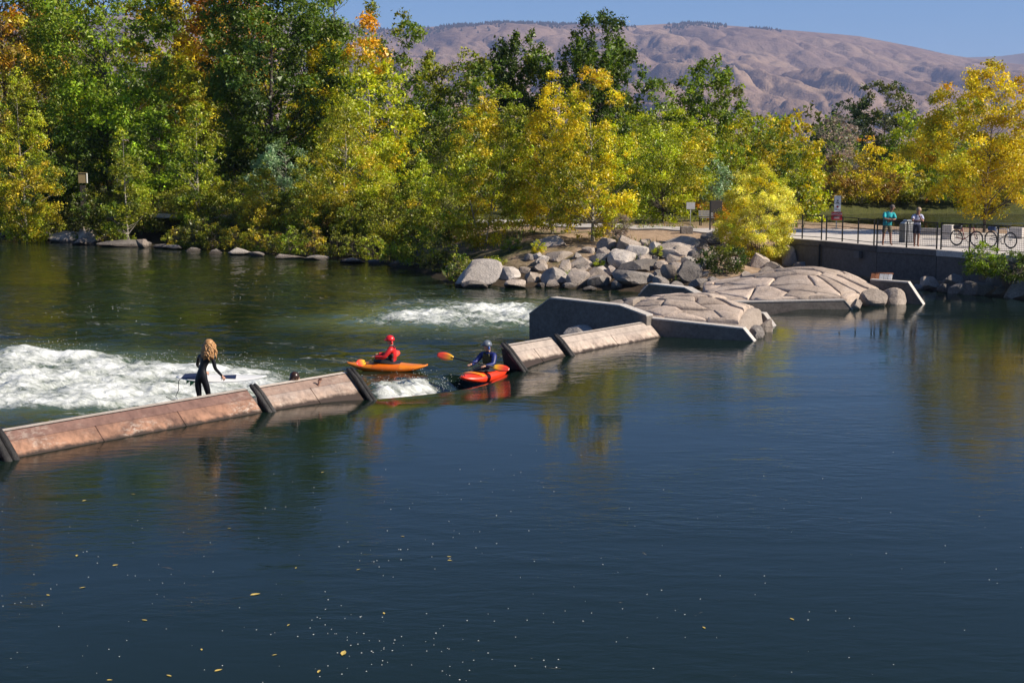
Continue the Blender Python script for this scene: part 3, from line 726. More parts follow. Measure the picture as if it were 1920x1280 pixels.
for i, (cx, top, d, hw, pal) in enumerate([(1500, 330, 129, 40, [(OLV, 3), (BRN, 3), (GLD, 1)]), (1560, 345, 127.5, 36, [(BRN, 3), (GLD, 2), (OLV, 2)]), (1612, 340, 128, 34, [(OLV, 3), (YEL, 2), (BRN, 2)]),
                                     (1660, 338, 129, 36, [(BRN, 2), (GLD, 3), (RUS, 2)]), (1715, 335, 129, 38, [(OLV, 3), (GLD, 2), (RUS, 1)]), (1768, 345, 128.5, 34, [(LTG, 2), (OLV, 3)]), (1820, 340, 129, 40, [(OLV, 3), (YGR, 2)]), (1885, 335, 129, 40, [(OLV, 3), (GLD, 2)])]):
    x = W(cx, 380, d)[0]; H = W(cx, top, d)[2] - .4
    plant('pond_shrub', f'{ordinal(i)} brownish yellow shrub from the left along the far pond shore', 'shrub', (x, d, max(.25, float(ground_h(np.array(x), np.array(d))))), H, hw * d / FPX, 'shrubs on the pond shore', style='dome', pal=pal, seed=300 + i, leaf=.22, clump=.25, stems=3)

tree('filler_tree', 'yellow green tree between the mid green tree and the spiky poplar', 1296, 214, 101, 62, 'dome', [(LTG, 3), (YGR, 4), (OLV, 2)], 131, group=BACK, leaf=.2, clump=.2)
tree('filler_tree', 'olive green bushy tree behind the bright yellow bush', 1446, 238, 99, 62, 'dome', [(OLV, 4), (MDG, 3), (GLD, 1), (DOL, 2)], 132, group=BACK, leaf=.2, clump=.2)
tree('filler_tree', 'pale olive tree left of the yellow bush and behind the sapling', 1372, 250, 97, 50, 'dome', [(OLV, 4), (LTG, 3), (GLD, 1)], 133, group=BACK, leaf=.2, clump=.22)
tree('filler_tree', 'yellow olive tree under the tall golden yellow tree', 335, 95, 113, 74, 'willow', [(YGR, 3), (OLV, 4), (GLD, 2)], 134, group=BACK, leaf=.24, clump=.2)
tree('filler_tree', 'deep green tree between the willow and the lime yellow tree', 592, 130, 114, 54, 'willow', [(MDG, 4), (LTG, 2), (OLV, 1)], 135, group=BACK, leaf=.24, clump=.2)
tree('filler_tree', 'olive and gold tree behind the left edge cottonwood', 92, 50, 113, 64, 'willow', [(OLV, 4), (GLD, 2), (MDG, 2)], 136, group=BACK, leaf=.24, clump=.2)
tree('filler_tree', 'green tree filling behind the dark olive tree below the hills', 940, 160, 108, 66, 'willow', [(MDG, 3), (OLV, 3), (LTG, 2)], 137, group=BACK, leaf=.22, clump=.2)
FR = 'young cottonwoods along the river bank'
tree('young_cottonwood', 'yellow green young cottonwood at the left picture edge', 44, 118, 99, 62, 'cone', [(OLV, 3), (YGR, 3), (GLD, 2), (MDG, 1)], 201, True, FR, leaf=.19, clump=.19, open_=.2)
tree('young_cottonwood', 'thin sparse cottonwood above the large pale bank boulder', 236, 212, 95, 44, 'cone', [(OLV, 4), (MDG, 2), (YGR, 2)], 202, True, FR, leaf=.18, clump=.22, open_=.42, dens=.7)
tree('young_cottonwood', 'slender olive cottonwood with pale stem below the feathery green tree', 372, 156, 97, 46, 'cone', [(OLV, 4), (YGR, 2), (MDG, 2)], 203, True, FR, leaf=.19, clump=.2, open_=.3, dens=.8)
tree('green_tree', 'bright grass green bushy tree behind two slender cottonwoods', 300, 190, 103, 62, 'dome', [(LTG, 3), (BRG, 3), (MDG, 2)], 204, False, FR, leaf=.22, clump=.2)
tree('dark_tree', 'dark green low tree with deep shade at left', 150, 215, 106, 70, 'dome', [(DKG, 4), (MDG, 3), (LTG, 1)], 214, False, FR, leaf=.24, clump=.22)
tree('young_cottonwood', 'yellow olive cottonwood in front of the lime yellow tree', 645, 180, 90, 92, 'cone', [(OLV, 4), (GLD, 3), (YGR, 3)], 205, True, FR, leaf=.17, clump=.17, open_=.26)
tree('aspen_tree', 'pale bluish green aspen in front of the dark willow', 535, 262, 96, 62, 'dome', [(TEAL, 4), (MDG, 2)], 206, True, FR, leaf=.2, clump=.2)
tree('young_cottonwood', 'small golden cottonwood left of the yellow olive one', 492, 305, 92, 44, 'cone', [(GLD, 3), (OLV, 3), (YEL, 1)], 207, True, FR, leaf=.17, clump=.22)
tree('young_cottonwood', 'small olive cottonwood right of the yellow olive one', 792, 300, 86, 50, 'cone', [(OLV, 3), (YGR, 2), (LTG, 1)], 208, True, FR, leaf=.17, clump=.22)
tree('young_cottonwood', 'dense olive yellow cottonwood left of the rock pile', 905, 168, 76, 94, 'cone', [(OLV, 4), (YGR, 3), (GLD, 3.5), (YEL, 1)], 209, True, FR, leaf=.15, clump=.15, open_=.12, stems=2, topcol=(GLD, .85))
tree('young_cottonwood', 'second tall yellow cottonwood above the rock pile, thinner trunk', 1036, 138, 75, 80, 'cone', [(OLV, 3), (YEL, 3), (GLD, 2), (YGR, 2)], 210, True, FR, leaf=.15, clump=.17, open_=.2, topcol=(YEL, .7))
tree('young_cottonwood', 'tallest yellow cottonwood standing right among the pale boulders', 1112, 98, 71, 84, 'cone', [(OLV, 3), (YEL, 3), (YGR, 3)], 211, True, FR, leaf=.15, clump=.16, open_=.22, topcol=((.48, .34, .03), .7))
tree('green_tree', 'yellow green bushy tree behind the path, right of the cottonwoods', 1245, 196, 86, 92, 'dome', [(LTG, 2), (YGR, 3.5), (OLV, 3), (GLD, 1.5)], 212, False, FR, leaf=.17, clump=.18, open_=.15)
tree('aspen_tree', 'small pale green sapling above the dark notice board', 1336, 296, 88, 38, 'dome', [(TEAL, 4), (LTG, 2)], 213, True, FR, leaf=.2, clump=.26, botcol=(ORG, .4))
tree('green_tree', 'deep green bushy tree behind the dense olive cottonwood', 840, 200, 98, 60, 'willow', [(MDG, 3), (DOL, 3), (LTG, 1)], 215, False, FR, leaf=.22, clump=.2)
tree('green_tree', 'mid green bushy tree filling behind the two tall cottonwoods', 1175, 190, 96, 60, 'willow', [(LTG, 3), (OLV, 3), (MDG, 2)], 216, False, FR, leaf=.22, clump=.2)
b = ground_hit(1422, 486)
plant('yellow_bush', 'rounded bright yellow bush beside the plaza wall', 'bush', b, W(1422, 306, b[1])[2] - b[2], 74 * b[1] / FPX, style='dome', pal=[(LEM, 5), ((.48, .43, .05), 3), (YEL, 1), (YGR, 1.5)], seed=230, leaf=.105, clump=.17, stems=6, open_=.06, asp=.45, dens=1.5)
b = ground_hit(1355, 512)
plant('dark_shrub', 'low dark leafy shrub among rocks below the yellow bush', 'shrub', b, 1.25, 1.15, style='dome', pal=[(DKG, 3), (DOL, 3), (OLV, 1)], seed=231, leaf=.12, clump=.25, stems=4)

# bank shrubs, left to right
r0 = np.random.default_rng(77)
spots = []
for row, (y0, y1, hmin, hmax) in enumerate([(446, 488, 1.2, 2.2), (428, 462, 1.5, 2.7), (408, 440, 1.8, 3.2)]):
    px = -8 + row * 13
    while px < 868:
        f = px / 860; spots.append((px, y0 + (y1 - y0) * f - r0.uniform(0, 7), r0.uniform(hmin, hmax) * (1 - .15 * (px > 780)), row)); px += r0.uniform(28, 44)
spots.sort(key=lambda s: s[0])
PALS = [[(OLV, 4), (GLD, 1.5), (DOL, 1)], [(OLV, 3), (MDG, 2), (BRN, 1)], [(DOL, 3), (OLV, 3), (YGR, .8)], [(YGR, 2), (OLV, 3), (LTG, 2)], [(BRN, 1.2), (GLD, 1), (OLV, 4)], [(LTG, 3), (OLV, 3)], [(MDG, 2), (OLV, 3)]]
cnt = [0, 0, 0]; rowname = ['in the row nearest the water', 'in the middle row of the bank', 'in the back row of the bank']
for i, (px, py, h, row) in enumerate(spots):
    if row == 0 and (100 < px < 150 or 205 < px < 300) : continue
    if row == 1 and 185 < px < 232: continue
    b = ground_hit(px, py)
    if row == 0:
        while shore_sd(b[0], b[1]) > .8: b[1] -= .25; b[0] = W(px, py, b[1])[0]
    while shore_sd(b[0], b[1]) < .35: b[1] += .25
    b[2] = ground_h(b[0], b[1])
    plant('bank_shrub', f'{ordinal(cnt[row])} shrub from the left {rowname[row]} at left', 'shrub', b, h, h * r0.uniform(.5, .75), 'riverside shrubs', style='dome', pal=PALS[int(r0.integers(len(PALS)))], seed=400 + i, leaf=.15, clump=.26, stems=4, dens=.8, open_=.1)
    cnt[row] += 1
for i, (px, py, h, rr, pal, lab) in enumerate([
        (512, 470, .5, .5, [(BRG, 1), (LTG, 1)], 'small green weed clump by the flat rocks at the waterline'), (487, 472, .4, .3, [(BRG, 1), (LTG, 2)], 'bright green grass tuft beside pale rock at left bank'),
        (190, 448, .7, .5, [(OLV, 2), (BRG, 1)], 'yellowish green weed clump right of the pale waterline boulders'), (1010, 478, .7, .35, [(YGR, 2), (YEL, 1)], 'yellow green weed in front of the tan boulders'),
        (1162, 455, 1.3, .6, [(GRY, 3), (OLV, 1)], 'dry greyish brush between the tallest cottonwood and pale rocks'), (1236, 484, .5, .35, [(YGR, 2), (OLV, 1)], 'small yellowish weed between two long tan boulders'),
        (1125, 500, .35, .3, [(LTG, 1), (YGR, 1)], 'tiny green weed on the pale boulder pile'), (1066, 520, .3, .25, [(BRG, 1)], 'bright green tuft low between two waterline boulders'),
        (960, 470, .6, .5, [(LTG, 2), (OLV, 2)], 'green weed clump under the dense olive cottonwood'), (920, 502, .5, .6, [(LTG, 2), (YGR, 2), (BRN, 1)], 'low weeds behind the big white boulder')]):
    b = ground_hit(px, py); plant('weed_clump', lab, 'weed', b, h, rr, 'bank weeds', style='dome', pal=pal, seed=600 + i, leaf=.1, clump=.35, stems=5, asp=.3)
for i, (px, py, h, rr, lab) in enumerate([(1842, 512, 1.25, .85, 'bright green leafy shrub at the foot of the plaza wall'), (1900, 520, 1.1, 1.0, 'darker green shrub at the right edge below the plaza')]):
    b = W(px, py, 55.4 if i == 0 else 54.0); b[2] = max(.35, b[2] - .1); plant('wall_shrub', lab, 'shrub', b, h, rr, style='dome', pal=[(BRG, 2), (LTG, 3), (MDG, 2)] if i == 0 else [(MDG, 3), (DOL, 3)], seed=640 + i, leaf=.13, clump=.25, stems=5, asp=.4)

for px, d, top, hw in [(160, 98.5, 352, 34)]:
    x = W(px, 380, d)[0]; gz = float(ground_h(np.array(x), np.array(d)))
    plant('bank_shrub', 'dense dark green shrub in front of the small cream utility box', 'shrub', (x, d, gz), W(px, top, d)[2] - gz, hw * d / FPX, style='dome', pal=[(MDG, 3), (DOL, 3), (OLV, 1)], seed=660, leaf=.17, clump=.24, stems=4)
# a wood behind everything, read as one mass
def woods():
    r_ = np.random.default_rng(9); C = []; S = []; cols = []
    pal = np.array([DKG, MDG, DOL, OLV, LTG, GLD])
    for k in range(165):
        d = r_.uniform(135, 190); px = r_.uniform(-150, 1560) if k < 95 else r_.uniform(-120, 640); x = W(px, 300, d)[0]; h = r_.uniform(8, 13) * (1.75 if px < 640 else .72); c0 = pal[r_.choice(6, p=[.2, .2, .16, .2, .14, .10])]
        for j in range(34):
            a = r_.uniform(0, 6.28); f = r_.random(); rr = 3.6 * math.sin(math.pi * min(.95, .12 + f * .85)) * r_.random() ** .5
            C.append((x + rr * math.cos(a), d + rr * math.sin(a), 1.3 + f * h)); S.append((1.2, 1.2, .9)); cols.append(c0 * math.exp(r_.normal(0, .2)))
    for k in range(150):   # far valley trees towards the hills
        d = r_.uniform(500, 1500); px = r_.uniform(900, 2050); x = W(px, 300, d)[0]; h = r_.uniform(6, 14)
        for j in range(5):
            C.append((x + r_.normal(0, 6), d, 2 + 6 * sst(900, 3500, np.hypot(x, d)) + h * r_.uniform(.1, .8))); S.append((7, 7, 4)); cols.append(pal[r_.choice(4)] * .9)
    me = leaves_mesh('distant_woods', np.array(C), np.array(S), 230000, .50, np.array(cols), .2, r_)
    f = link('distant_woods', me, M['leaf']); tag(f, 'dark mass of woods behind the bank trees', 'woods', kind='stuff')
woods()
# grass on the bank
def grass():
    r_ = np.random.default_rng(13); V = []; cols = []
    n = 0
    xs = r_.uniform(-45, 16, 60000); ys = r_.uniform(60, 112, 60000); s = shore_sd(xs, ys)
    dens = vn(xs * .4, ys * .4, 15)
    k = (s > .6) & (s < 16) & (dens > np.where(xs > -4, .70, .36)) & (pond_f(xs, ys) < -.05) & ~((xs > 8) & (s < 14)) & ~((xs > -4) & (s > 7) & (s < 13))
    xs, ys = xs[k][:22000], ys[k][:22000]; zs = ground_h(xs, ys); n = len(xs)
    V = np.zeros((n, 3, 3)); a = r_.uniform(0, 6.28, n); h = r_.uniform(.10, .42, n); wd = .03 + .03 * r_.random(n)
    V[:, 0] = np.stack([xs - np.cos(a) * wd, ys - np.sin(a) * wd, zs - .02], 1); V[:, 1] = np.stack([xs + np.cos(a) * wd, ys + np.sin(a) * wd, zs - .02], 1)
    V[:, 2] = np.stack([xs + r_.normal(0, .1, n), ys + r_.normal(0, .1, n), zs + h], 1)
    me = npmesh('bank_grass', V.reshape(-1, 3), np.arange(n * 3).reshape(-1, 3))
    pal = np.array([(.12, .16, .03), (.22, .2, .05), (.30, .22, .08), (.07, .11, .02)]); c = pal[r_.integers(0, 4, n)] * np.exp(r_.normal(0, .2, (n, 1)))
    c = np.repeat(np.concatenate([c, np.ones((n, 1))], 1), 3, 0).astype(np.float32)
    at = me.color_attributes.new('Col', 'FLOAT_COLOR', 'POINT'); at.data.foreach_set('color', c.ravel())
    tag(link('bank_grass', me, M['leaf']), 'dry and green grass on the river bank', 'grass', kind='stuff')
grass()

# ------------------------------------------------------------------ weir panels
PROFILE = [(.48, -.48), (-.28, .265), (-.47, .42)]
def weir_strip(t0, t1, pts, name, mat, parent, thick=.05, seg=1):
    """sheet with thickness following (q, z) points"""
    mb = MB(); n = len(pts)
    V = []
    for t in (t0, t1):
        for q, z in pts: V.append((*XY(t, q), z))
        for q, z in pts[::-1]: V.append((*XY(t, q - thick), z - thick * .6))
    k = 2 * n
    F = [tuple(range(k)), tuple(range(k, 2 * k))[::-1]] + [(i, (i + 1) % k, k + (i + 1) % k, k + i) for i in range(k)]
    mb.add(V, F); return mb.build(name, mat, parent, .006)
def seal(t, parent, wide=.085, ext=0.0):
    for k in (-1, 1):
        mb = MB(); tt = t + k * wide * .95
        pts = [(*XY(tt, q + .05), z + .055) for q, z in [(-.52, .47), (-.47, .43), (-.28, .28), (0, -.005), (.2, -.21), (.44, -.46)]]
        mb.tube(pts, [wide * .6, wide * .9, wide, wide * 1.02, wide, wide * .9], 10)
        mb.build('rubber_seal', M['rubber'], parent)
WS = [(-7.2, t_at(10) - .12, 'red', 'reddish concrete weir panel cut off by the left picture edge', None),
      (t_at(24), t_at(492), 'red', 'long reddish stained weir panel in front of the standing surfer', None),
      (t_at(512), TG0 - .16, 'grey', 'short pinkish grey weir panel left of the open gap, swimmer behind it', None),
      (TG1 + .12, t_at(1060), 'pale', 'short pale weir panel right of the open gap by the red kayak', None),
      (t_at(1073), LW - .02, 'pale', 'long pale weir panel ending at the rocky concrete pier', None)]
for i, (t0, t1, kd, lab, _) in enumerate(WS):
    c = XY((t0 + t1) / 2, 0); root = empty('weir_panel', (0, 0, 0)); tag(root, lab, 'weir', 'panels of the weir')
    weir_strip(t0, t1, [(.48, -.48), (-.28, .265)], 'face_plate', M['weir_' + kd], root)
    weir_strip(t0 + .004, t1 - .004, [(-.2805, .2675), (-.46, .416)], 'upper_plate', M['weir_' + kd + '_up'], root, .04)
    weir_strip(t0 - .01, t1 + .01, [(-.462, .432), (-.575, .452)], 'crest_strip', M['weir_cap'], root, .05)
    mb = MB()
    for t in (t0 + .02, t1 - .02): pass
    V = []
    for t in (t0 + .02, t1 - .02):
        for q, z in [(-.57, .36), (-.44, .34), (-.32, .19), (.40, -.50), (.2, -.9), (-.35, -.9)]: V.append((*XY(t, q), z))
    F = [tuple(range(6)), tuple(range(6, 12))[::-1]] + [(k, (k + 1) % 6, 6 + (k + 1) % 6, 6 + k) for k in range(6)]
    mb.add(V, F); mb.build('back_beam', M['rubber'], root)
    # seams across the plates
    L = t1 - t0
    for f in ([.33, .66] if L > 5 else [.5]):
        weir_strip(t0 + L * f - .006, t0 + L * f + .006, [(.2, -.205), (-.278, .270)], 'seam', M['weir_' + kd + '_up'], root, .03)
    if i < 4:
        if i == 2: seal(t1 + .06, root, .062)
        elif i == 0: seal(t1 + .18, root, .08)
        elif i == 1: seal((t1 + WS[2][0]) / 2, root, .058)
        elif i == 3: seal((t1 + WS[4][0]) / 2, root, .05); seal(t0 - .04, root, .06)
# a submerged sill behind the panels that the surfer stands on
mb = MB(); V = []
for t in (-7.2, TG0 - .3):
    for q, z in [(-.64, -.13), (-2.4, -.2), (-2.4, -1.2), (-.64, -1.2)]: V.append((*XY(t, q), z))
mb.add(V, [(0, 1, 2, 3), (7, 6, 5, 4), (0, 4, 5, 1), (1, 5, 6, 2), (2, 6, 7, 3), (3, 7, 4, 0)])
tag(mb.build('weir_sill', M['concrete']), kind='structure')

# ------------------------------------------------------------------ piers
def wall_run(p0, p1, prof, thick, name, mat, parent, cap=None, side=1, bev=.02):
    """prof: list of (s, z_top) along p0->p1, bottom at -1.2; thick behind (side)"""
    p0 = np.array(p0[:2]); p1 = np.array(p1[:2]); L = np.linalg.norm(p1 - p0); d = (p1 - p0) / L; n = np.array([-d[1], d[0]]) * side
    prof = [(s if s >= 0 else L + s, z) for s, z in prof]
    poly = [(prof[0][0], -1.2)] + prof + [(prof[-1][0], -1.2)]
    V = [(*(p0 + d * s), z) for s, z in poly] + [(*(p0 + d * s + n * thick), z) for s, z in poly]
    k = len(poly)
    F = [tuple(range(k))[::-1], tuple(range(k, 2 * k))] + [(i, (i + 1) % k, k + (i + 1) % k, k + i) for i in range(k)]
    o = MB().add(V, F).build(name, mat, parent, bev)
    if cap:
        for i in range(len(prof) - 1):
            if abs(prof[i + 1][0] - prof[i][0]) < .05: continue
            (s0, z0), (s1, z1) = prof[i], prof[i + 1]; e = .012
            q = []
            for s, z in ((s0, z0), (s1, z1)):
                q += [(*(p0 + d * s - n * e), z + .003), (*(p0 + d * s + n * (thick + e)), z + .003)]
            V = q + [(a, b_, c + .05) for a, b_, c in q]
            MB().add(V, [(0, 1, 3, 2), (4, 6, 7, 5), (0, 2, 6, 4), (1, 5, 7, 3), (0, 4, 5, 1), (2, 3, 7, 6)]).build('wall_cap', cap, parent, .008)
    return o
def clip_poly(poly, nx, ny, c):
    out = []
    for i in range(len(poly)):
        a, b_ = poly[i], poly[(i + 1) % len(poly)]
        da, db = a[0] * nx + a[1] * ny - c, b_[0] * nx + b_[1] * ny - c
        if da <= 0: out.append(a)
        if da * db < 0:
            f = da / (da - db); out.append((a[0] + (b_[0] - a[0]) * f, a[1] + (b_[1] - a[1]) * f))
    return out
def slabs(parent, region, hf, nt_, nq, seed, mat, an=1.0, gap=.035, thick=.35, jit=.42, tiltmax=.05, zj=.05):
    """region: convex polygon in (t, q). Each Voronoi cell becomes a stone slab."""
    r_ = np.random.default_rng(seed); ts = [p[0] for p in region]; qs = [p[1] for p in region]
    t0, t1, q0, q1 = min(ts), max(ts), min(qs), max(qs); pts = []
    for i in range(nt_):
        for j in range(nq):
            pts.append((t0 + (i + .5 + r_.uniform(-jit, jit)) * (t1 - t0) / nt_, q0 + (j + .5 + (.5 if i % 2 else 0) * .6 + r_.uniform(-jit, jit)) * (q1 - q0) / nq))
    ct = sum(ts) / len(ts); cq = sum(qs) / len(qs)
    cells = 0; wts = np.zeros(len(pts))
    for i, (a, b_) in enumerate(pts):
        poly = list(region)
        for j, (c, d) in enumerate(pts):
            if i == j: continue
            nx, ny = (c - a), (d - b_) * an; poly = clip_poly(poly, nx, ny, (c * c - a * a + an * (d * d - b_ * b_)) / 2 + wts[j] * (nx * nx + ny * (d - b_)) - wts[i] * (nx * nx + ny * (d - b_)) * 0)
            if len(poly) < 3: break
        if len(poly) < 3: continue
        # refine the outline, wobble it, shrink it for the joint
        out = []
        for k in range(len(poly)):
            p, q = np.array(poly[k]), np.array(poly[(k + 1) % len(poly)])
            n = max(1, int(np.linalg.norm(q - p) / .25))
            for m_ in range(n): out.append(p + (q - p) * m_ / n)
        out = np.array(out); c = out.mean(0)
        area = .5 * abs(np.sum(out[:, 0] * np.roll(out[:, 1], -1) - np.roll(out[:, 0], -1) * out[:, 1]))
        if area < .03: continue
        dirs = out - c; ln = np.linalg.norm(dirs, axis=1)[:, None] + 1e-6
        wob = (vn(out[:, 0] * 2.2 + seed, out[:, 1] * 2.2, 4) - .5)[:, None] * .14
        o1 = c + dirs * (1 - (gap + .016 - wob * .5) / ln)
        rmin = max(.12, float(np.median(ln))); rings = [(1.0, -thick), (1.0, -.07), (1 - .022 / rmin, -.022), (1 - .06 / rmin, -.004), (1 - .16 / rmin, .004), (.5, .012)]
        dz = r_.uniform(-zj, zj); tx, ty = r_.uniform(-tiltmax, tiltmax, 2)
        V = []; n = len(o1)
        for sc, oz in rings:
            for p in o1:
                g = c + (p - c) * sc; z = hf(g[0], g[1]) + oz + dz + .07 * (float(fbm(np.array(g[0] * 2.4), np.array(g[1] * 1.6), 3, seed)) - .5) + tx * (g[0] - c[0]) + ty * (g[1] - c[1])
                V.append((*XY(g[0], g[1]), z))
        V.append((*XY(c[0], c[1]), hf(c[0], c[1]) + .02 + dz))
        F = []
        for k in range(len(rings) - 1):
            for m_ in range(n): F.append((k * n + m_, k * n + (m_ + 1) % n, (k + 1) * n + (m_ + 1) % n, (k + 1) * n + m_))
        for m_ in range(n): F.append(((len(rings) - 1) * n + m_, (len(rings) - 1) * n + (m_ + 1) % n, len(rings) * n))
        o = MB().add(V, F, True).build('stone_slab', mat, parent); o.data.set_sharp_from_angle(angle=R(38))
        cells += 1
    return cells
def mound_core(parent, region, hf, mat, drop=.16, rough=.05, n=46, name='mound_core'):
    ts = [p[0] for p in region]; qs = [p[1] for p in region]
    T, Q = np.meshgrid(np.linspace(min(ts), max(ts), n), np.linspace(min(qs), max(qs), n), indexing='ij')
    xy = XY(T, Q); sdp = poly_sd(T, Q, region)
    Z = np.vectorize(hf)(T, Q) - drop + rough * (fbm(T * 2.5, Q * 2.5, 4, 8) - .5) * 2 - 1.6 * sst(.0, -.25, sdp)
    me = npmesh(name, np.dstack([xy, Z]).reshape(-1, 3), gridfaces(n, n), True)
    return link(name, me, mat, parent)

# pier one, beside the long pale panel
p1 = empty('pier', (0, 0, 0)); tag(p1, 'nearer concrete pier with rock-shaped mound beside the long pale weir panel', 'pier')
pa = P(992, 640, ZD)[:2]; ta, qa = (float(v) for v in TQ(pa))
pb = XY(ta - .05, qa + 4.6)
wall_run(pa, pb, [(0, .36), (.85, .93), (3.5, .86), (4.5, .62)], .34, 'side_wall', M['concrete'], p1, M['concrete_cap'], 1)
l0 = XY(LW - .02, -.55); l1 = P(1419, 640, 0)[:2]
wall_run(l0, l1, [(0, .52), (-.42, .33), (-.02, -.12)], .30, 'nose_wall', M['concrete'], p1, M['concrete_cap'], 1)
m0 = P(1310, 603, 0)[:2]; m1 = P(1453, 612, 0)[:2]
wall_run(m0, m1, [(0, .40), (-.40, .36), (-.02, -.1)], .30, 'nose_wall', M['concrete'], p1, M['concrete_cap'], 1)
tl1, ql1 = (float(v) for v in TQ(l1)); tm1, qm1 = (float(v) for v in TQ(m1))
pk = W(1295, 552, 45.6); tk, qk = (float(v) for v in TQ(pk))
def hf1(t, q):
    e = ((t - tk) / 2.3) ** 2 + ((q - qk) / (3.1 if q > qk else 3.6)) ** 2
    return .30 + .78 * math.exp(-1.15 * e) + .02 * math.sin(3.1 * t + 2 * q)
REG1 = [(ta + .30, qa + 1.5), (LW - .0 + .05, -.5 - .3), (LW + .18, -.3), (tl1 + .15, ql1 - .55), (tm1 - .1, qm1 - .45), (tm1 + .1, qa + 2.2), (ta + 2.4, qa + .9)]
mound_core(p1, REG1, hf1, M['mound'], .10)
REG1B = [(LW + .2, qk - 1.3), (LW + .3, -.2), (tl1 + .25, ql1 - .75), (tm1 - .2, qm1 - .65), (tm1, qk - 1.6)]
slabs(p1, REG1B, hf1, 9, 4, 23, M['slab'], an=.16, gap=.0, zj=.04, tiltmax=.05, jit=.6)
REG1C = [(ta + .42, qa + 1.9), (LW + .1, -1.2), (LW + .18, qk - 1.36), (tm1 - .1, qk - 1.66), (tm1, qa + 2.4), (ta + 2.3, qa + 1.2)]
slabs(p1, REG1C, hf1, 3, 4, 25, M['mound'], gap=.008, zj=.05, tiltmax=.06)

# pier two, farther
p2 = empty('pier', (0, 0, 0)); tag(p2, 'farther concrete pier topped by broad cracked stone slabs', 'pier')
ca = P(1196, 577, ZD)[:2]; tc, qc = (float(v) for v in TQ(ca))
cb = P(1372, 579, .0)[:2]
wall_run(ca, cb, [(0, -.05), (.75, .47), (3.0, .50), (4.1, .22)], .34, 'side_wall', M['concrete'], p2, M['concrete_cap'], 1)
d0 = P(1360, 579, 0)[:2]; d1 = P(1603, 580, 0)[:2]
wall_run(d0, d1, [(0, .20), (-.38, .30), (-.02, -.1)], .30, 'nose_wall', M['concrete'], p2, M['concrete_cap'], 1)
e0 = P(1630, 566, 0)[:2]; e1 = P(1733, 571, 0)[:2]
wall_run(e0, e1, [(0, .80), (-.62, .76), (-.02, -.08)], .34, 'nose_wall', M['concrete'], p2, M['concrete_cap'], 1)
pk2 = W(1535, 500, 54.3); tk2, qk2 = (float(v) for v in TQ(pk2)); td1, qd1 = (float(v) for v in TQ(d1)); td0, qd0 = (float(v) for v in TQ(d0)); te0, qe0 = (float(v) for v in TQ(e0))
def hf2(t, q):
    e = ((t - tk2) / 2.7) ** 2 + ((q - qk2) / (2.4 if q > qk2 else 4.6)) ** 2
    return .10 + 1.12 * math.exp(-1.1 * e)
REG2 = [(td0 + .25, qd0 - .6), (td1 + .25, qd1 - .45), (te0 - .05, qe0 + .4), (tk2 + 1.8, qk2 + .4), (tk2 + 1.9, qk2 - 2.6), (tk2 + .4, qk2 - 5.2), (tc + .9, qc + 2.4)]
def hullpoly(pts):
    pts = sorted(set(pts))
    def half(ps):
        o = []
        for p in ps:
            while len(o) >= 2 and (o[-1][0] - o[-2][0]) * (p[1] - o[-2][1]) - (o[-1][1] - o[-2][1]) * (p[0] - o[-2][0]) <= 0: o.pop()
            o.append(p)
        return o[:-1]
    return half(pts) + half(pts[::-1])
REG2 = hullpoly(REG2)
mound_core(p2, REG2, hf2, M['mound'], .17)
slabs(p2, REG2, hf2, 10, 5, 35, M['slab'], an=.2, gap=.0, zj=.045, tiltmax=.05, jit=.6)

# ------------------------------------------------------------------ boulders
def boulder_mesh(wd, dp, ht, seed, cuts=9, ang=.97):
    r_ = np.random.default_rng(seed)
    bm = bmesh.new(); bmesh.ops.create_icosphere(bm, subdivisions=3, radius=1.0)
    V = np.array([v.co[:] for v in bm.verts])
    for k in range(cuts):
        n = r_.normal(size=3); n[2] = abs(n[2]) * .8 if k < cuts * .7 else n[2]; n /= np.linalg.norm(n); c = r_.uniform(.38, .74)
        d = V @ n - c; m_ = d > 0; V[m_] -= np.outer(d[m_] * ang, n)
    off = r_.uniform(0, 50, 3)
    nv = np.array([mn.fractal(Vector(v * 1.3 + off), .9, 2.1, 4) for v in V]); V *= (1 + .07 * nv)[:, None]
    nv = np.array([mn.noise(Vector(v * 5 + off)) for v in V]); V *= (1 + .018 * nv)[:, None]
    V -= (V.max(0) + V.min(0)) / 2; V /= (V.max(0) - V.min(0)) / 2
    V *= np.array([wd / 2, dp / 2, ht / 2])
    for v, c in zip(bm.verts, V): v.co = c
    me = bpy.data.meshes.new('boulder'); bm.to_mesh(me); bm.free()
    me.polygons.foreach_set('use_smooth', [True] * len(me.polygons)); me.set_sharp_from_angle(angle=R(22))
    return me
def boulder(px, bot, wpx, hpx, label, kind='boulder', seed=0, group=None, z=None, name='boulder', sink=.22, dpf=.8, cuts=9, dz=0, dy=0.0):
    if z is None:
        g = ground_hit(px, bot)
        lvl = ZD if px < 1200 else -.02
        if g[2] < lvl: g = P(px, bot, lvl)
    else: g = P(px, bot, z)
    s = g[1] / FPX * 1.0
    wd, ht = wpx * s * 1.08, hpx * s * 1.04
    dp = max(wd * dpf, ht * .8)
    tot = ht * (1 + sink)
    me = boulder_mesh(wd, dp, tot, seed, cuts)
    o = link(name, me, M[kind]); o.location = (g[0] * (g[1] + dy) / g[1], g[1] + dp * .32 + dy, g[2] + ht - tot / 2 - .03 + dz); o.rotation_euler = (0, 0, random.uniform(-.25, .25))
    tag(o, label, 'boulder', group); return o
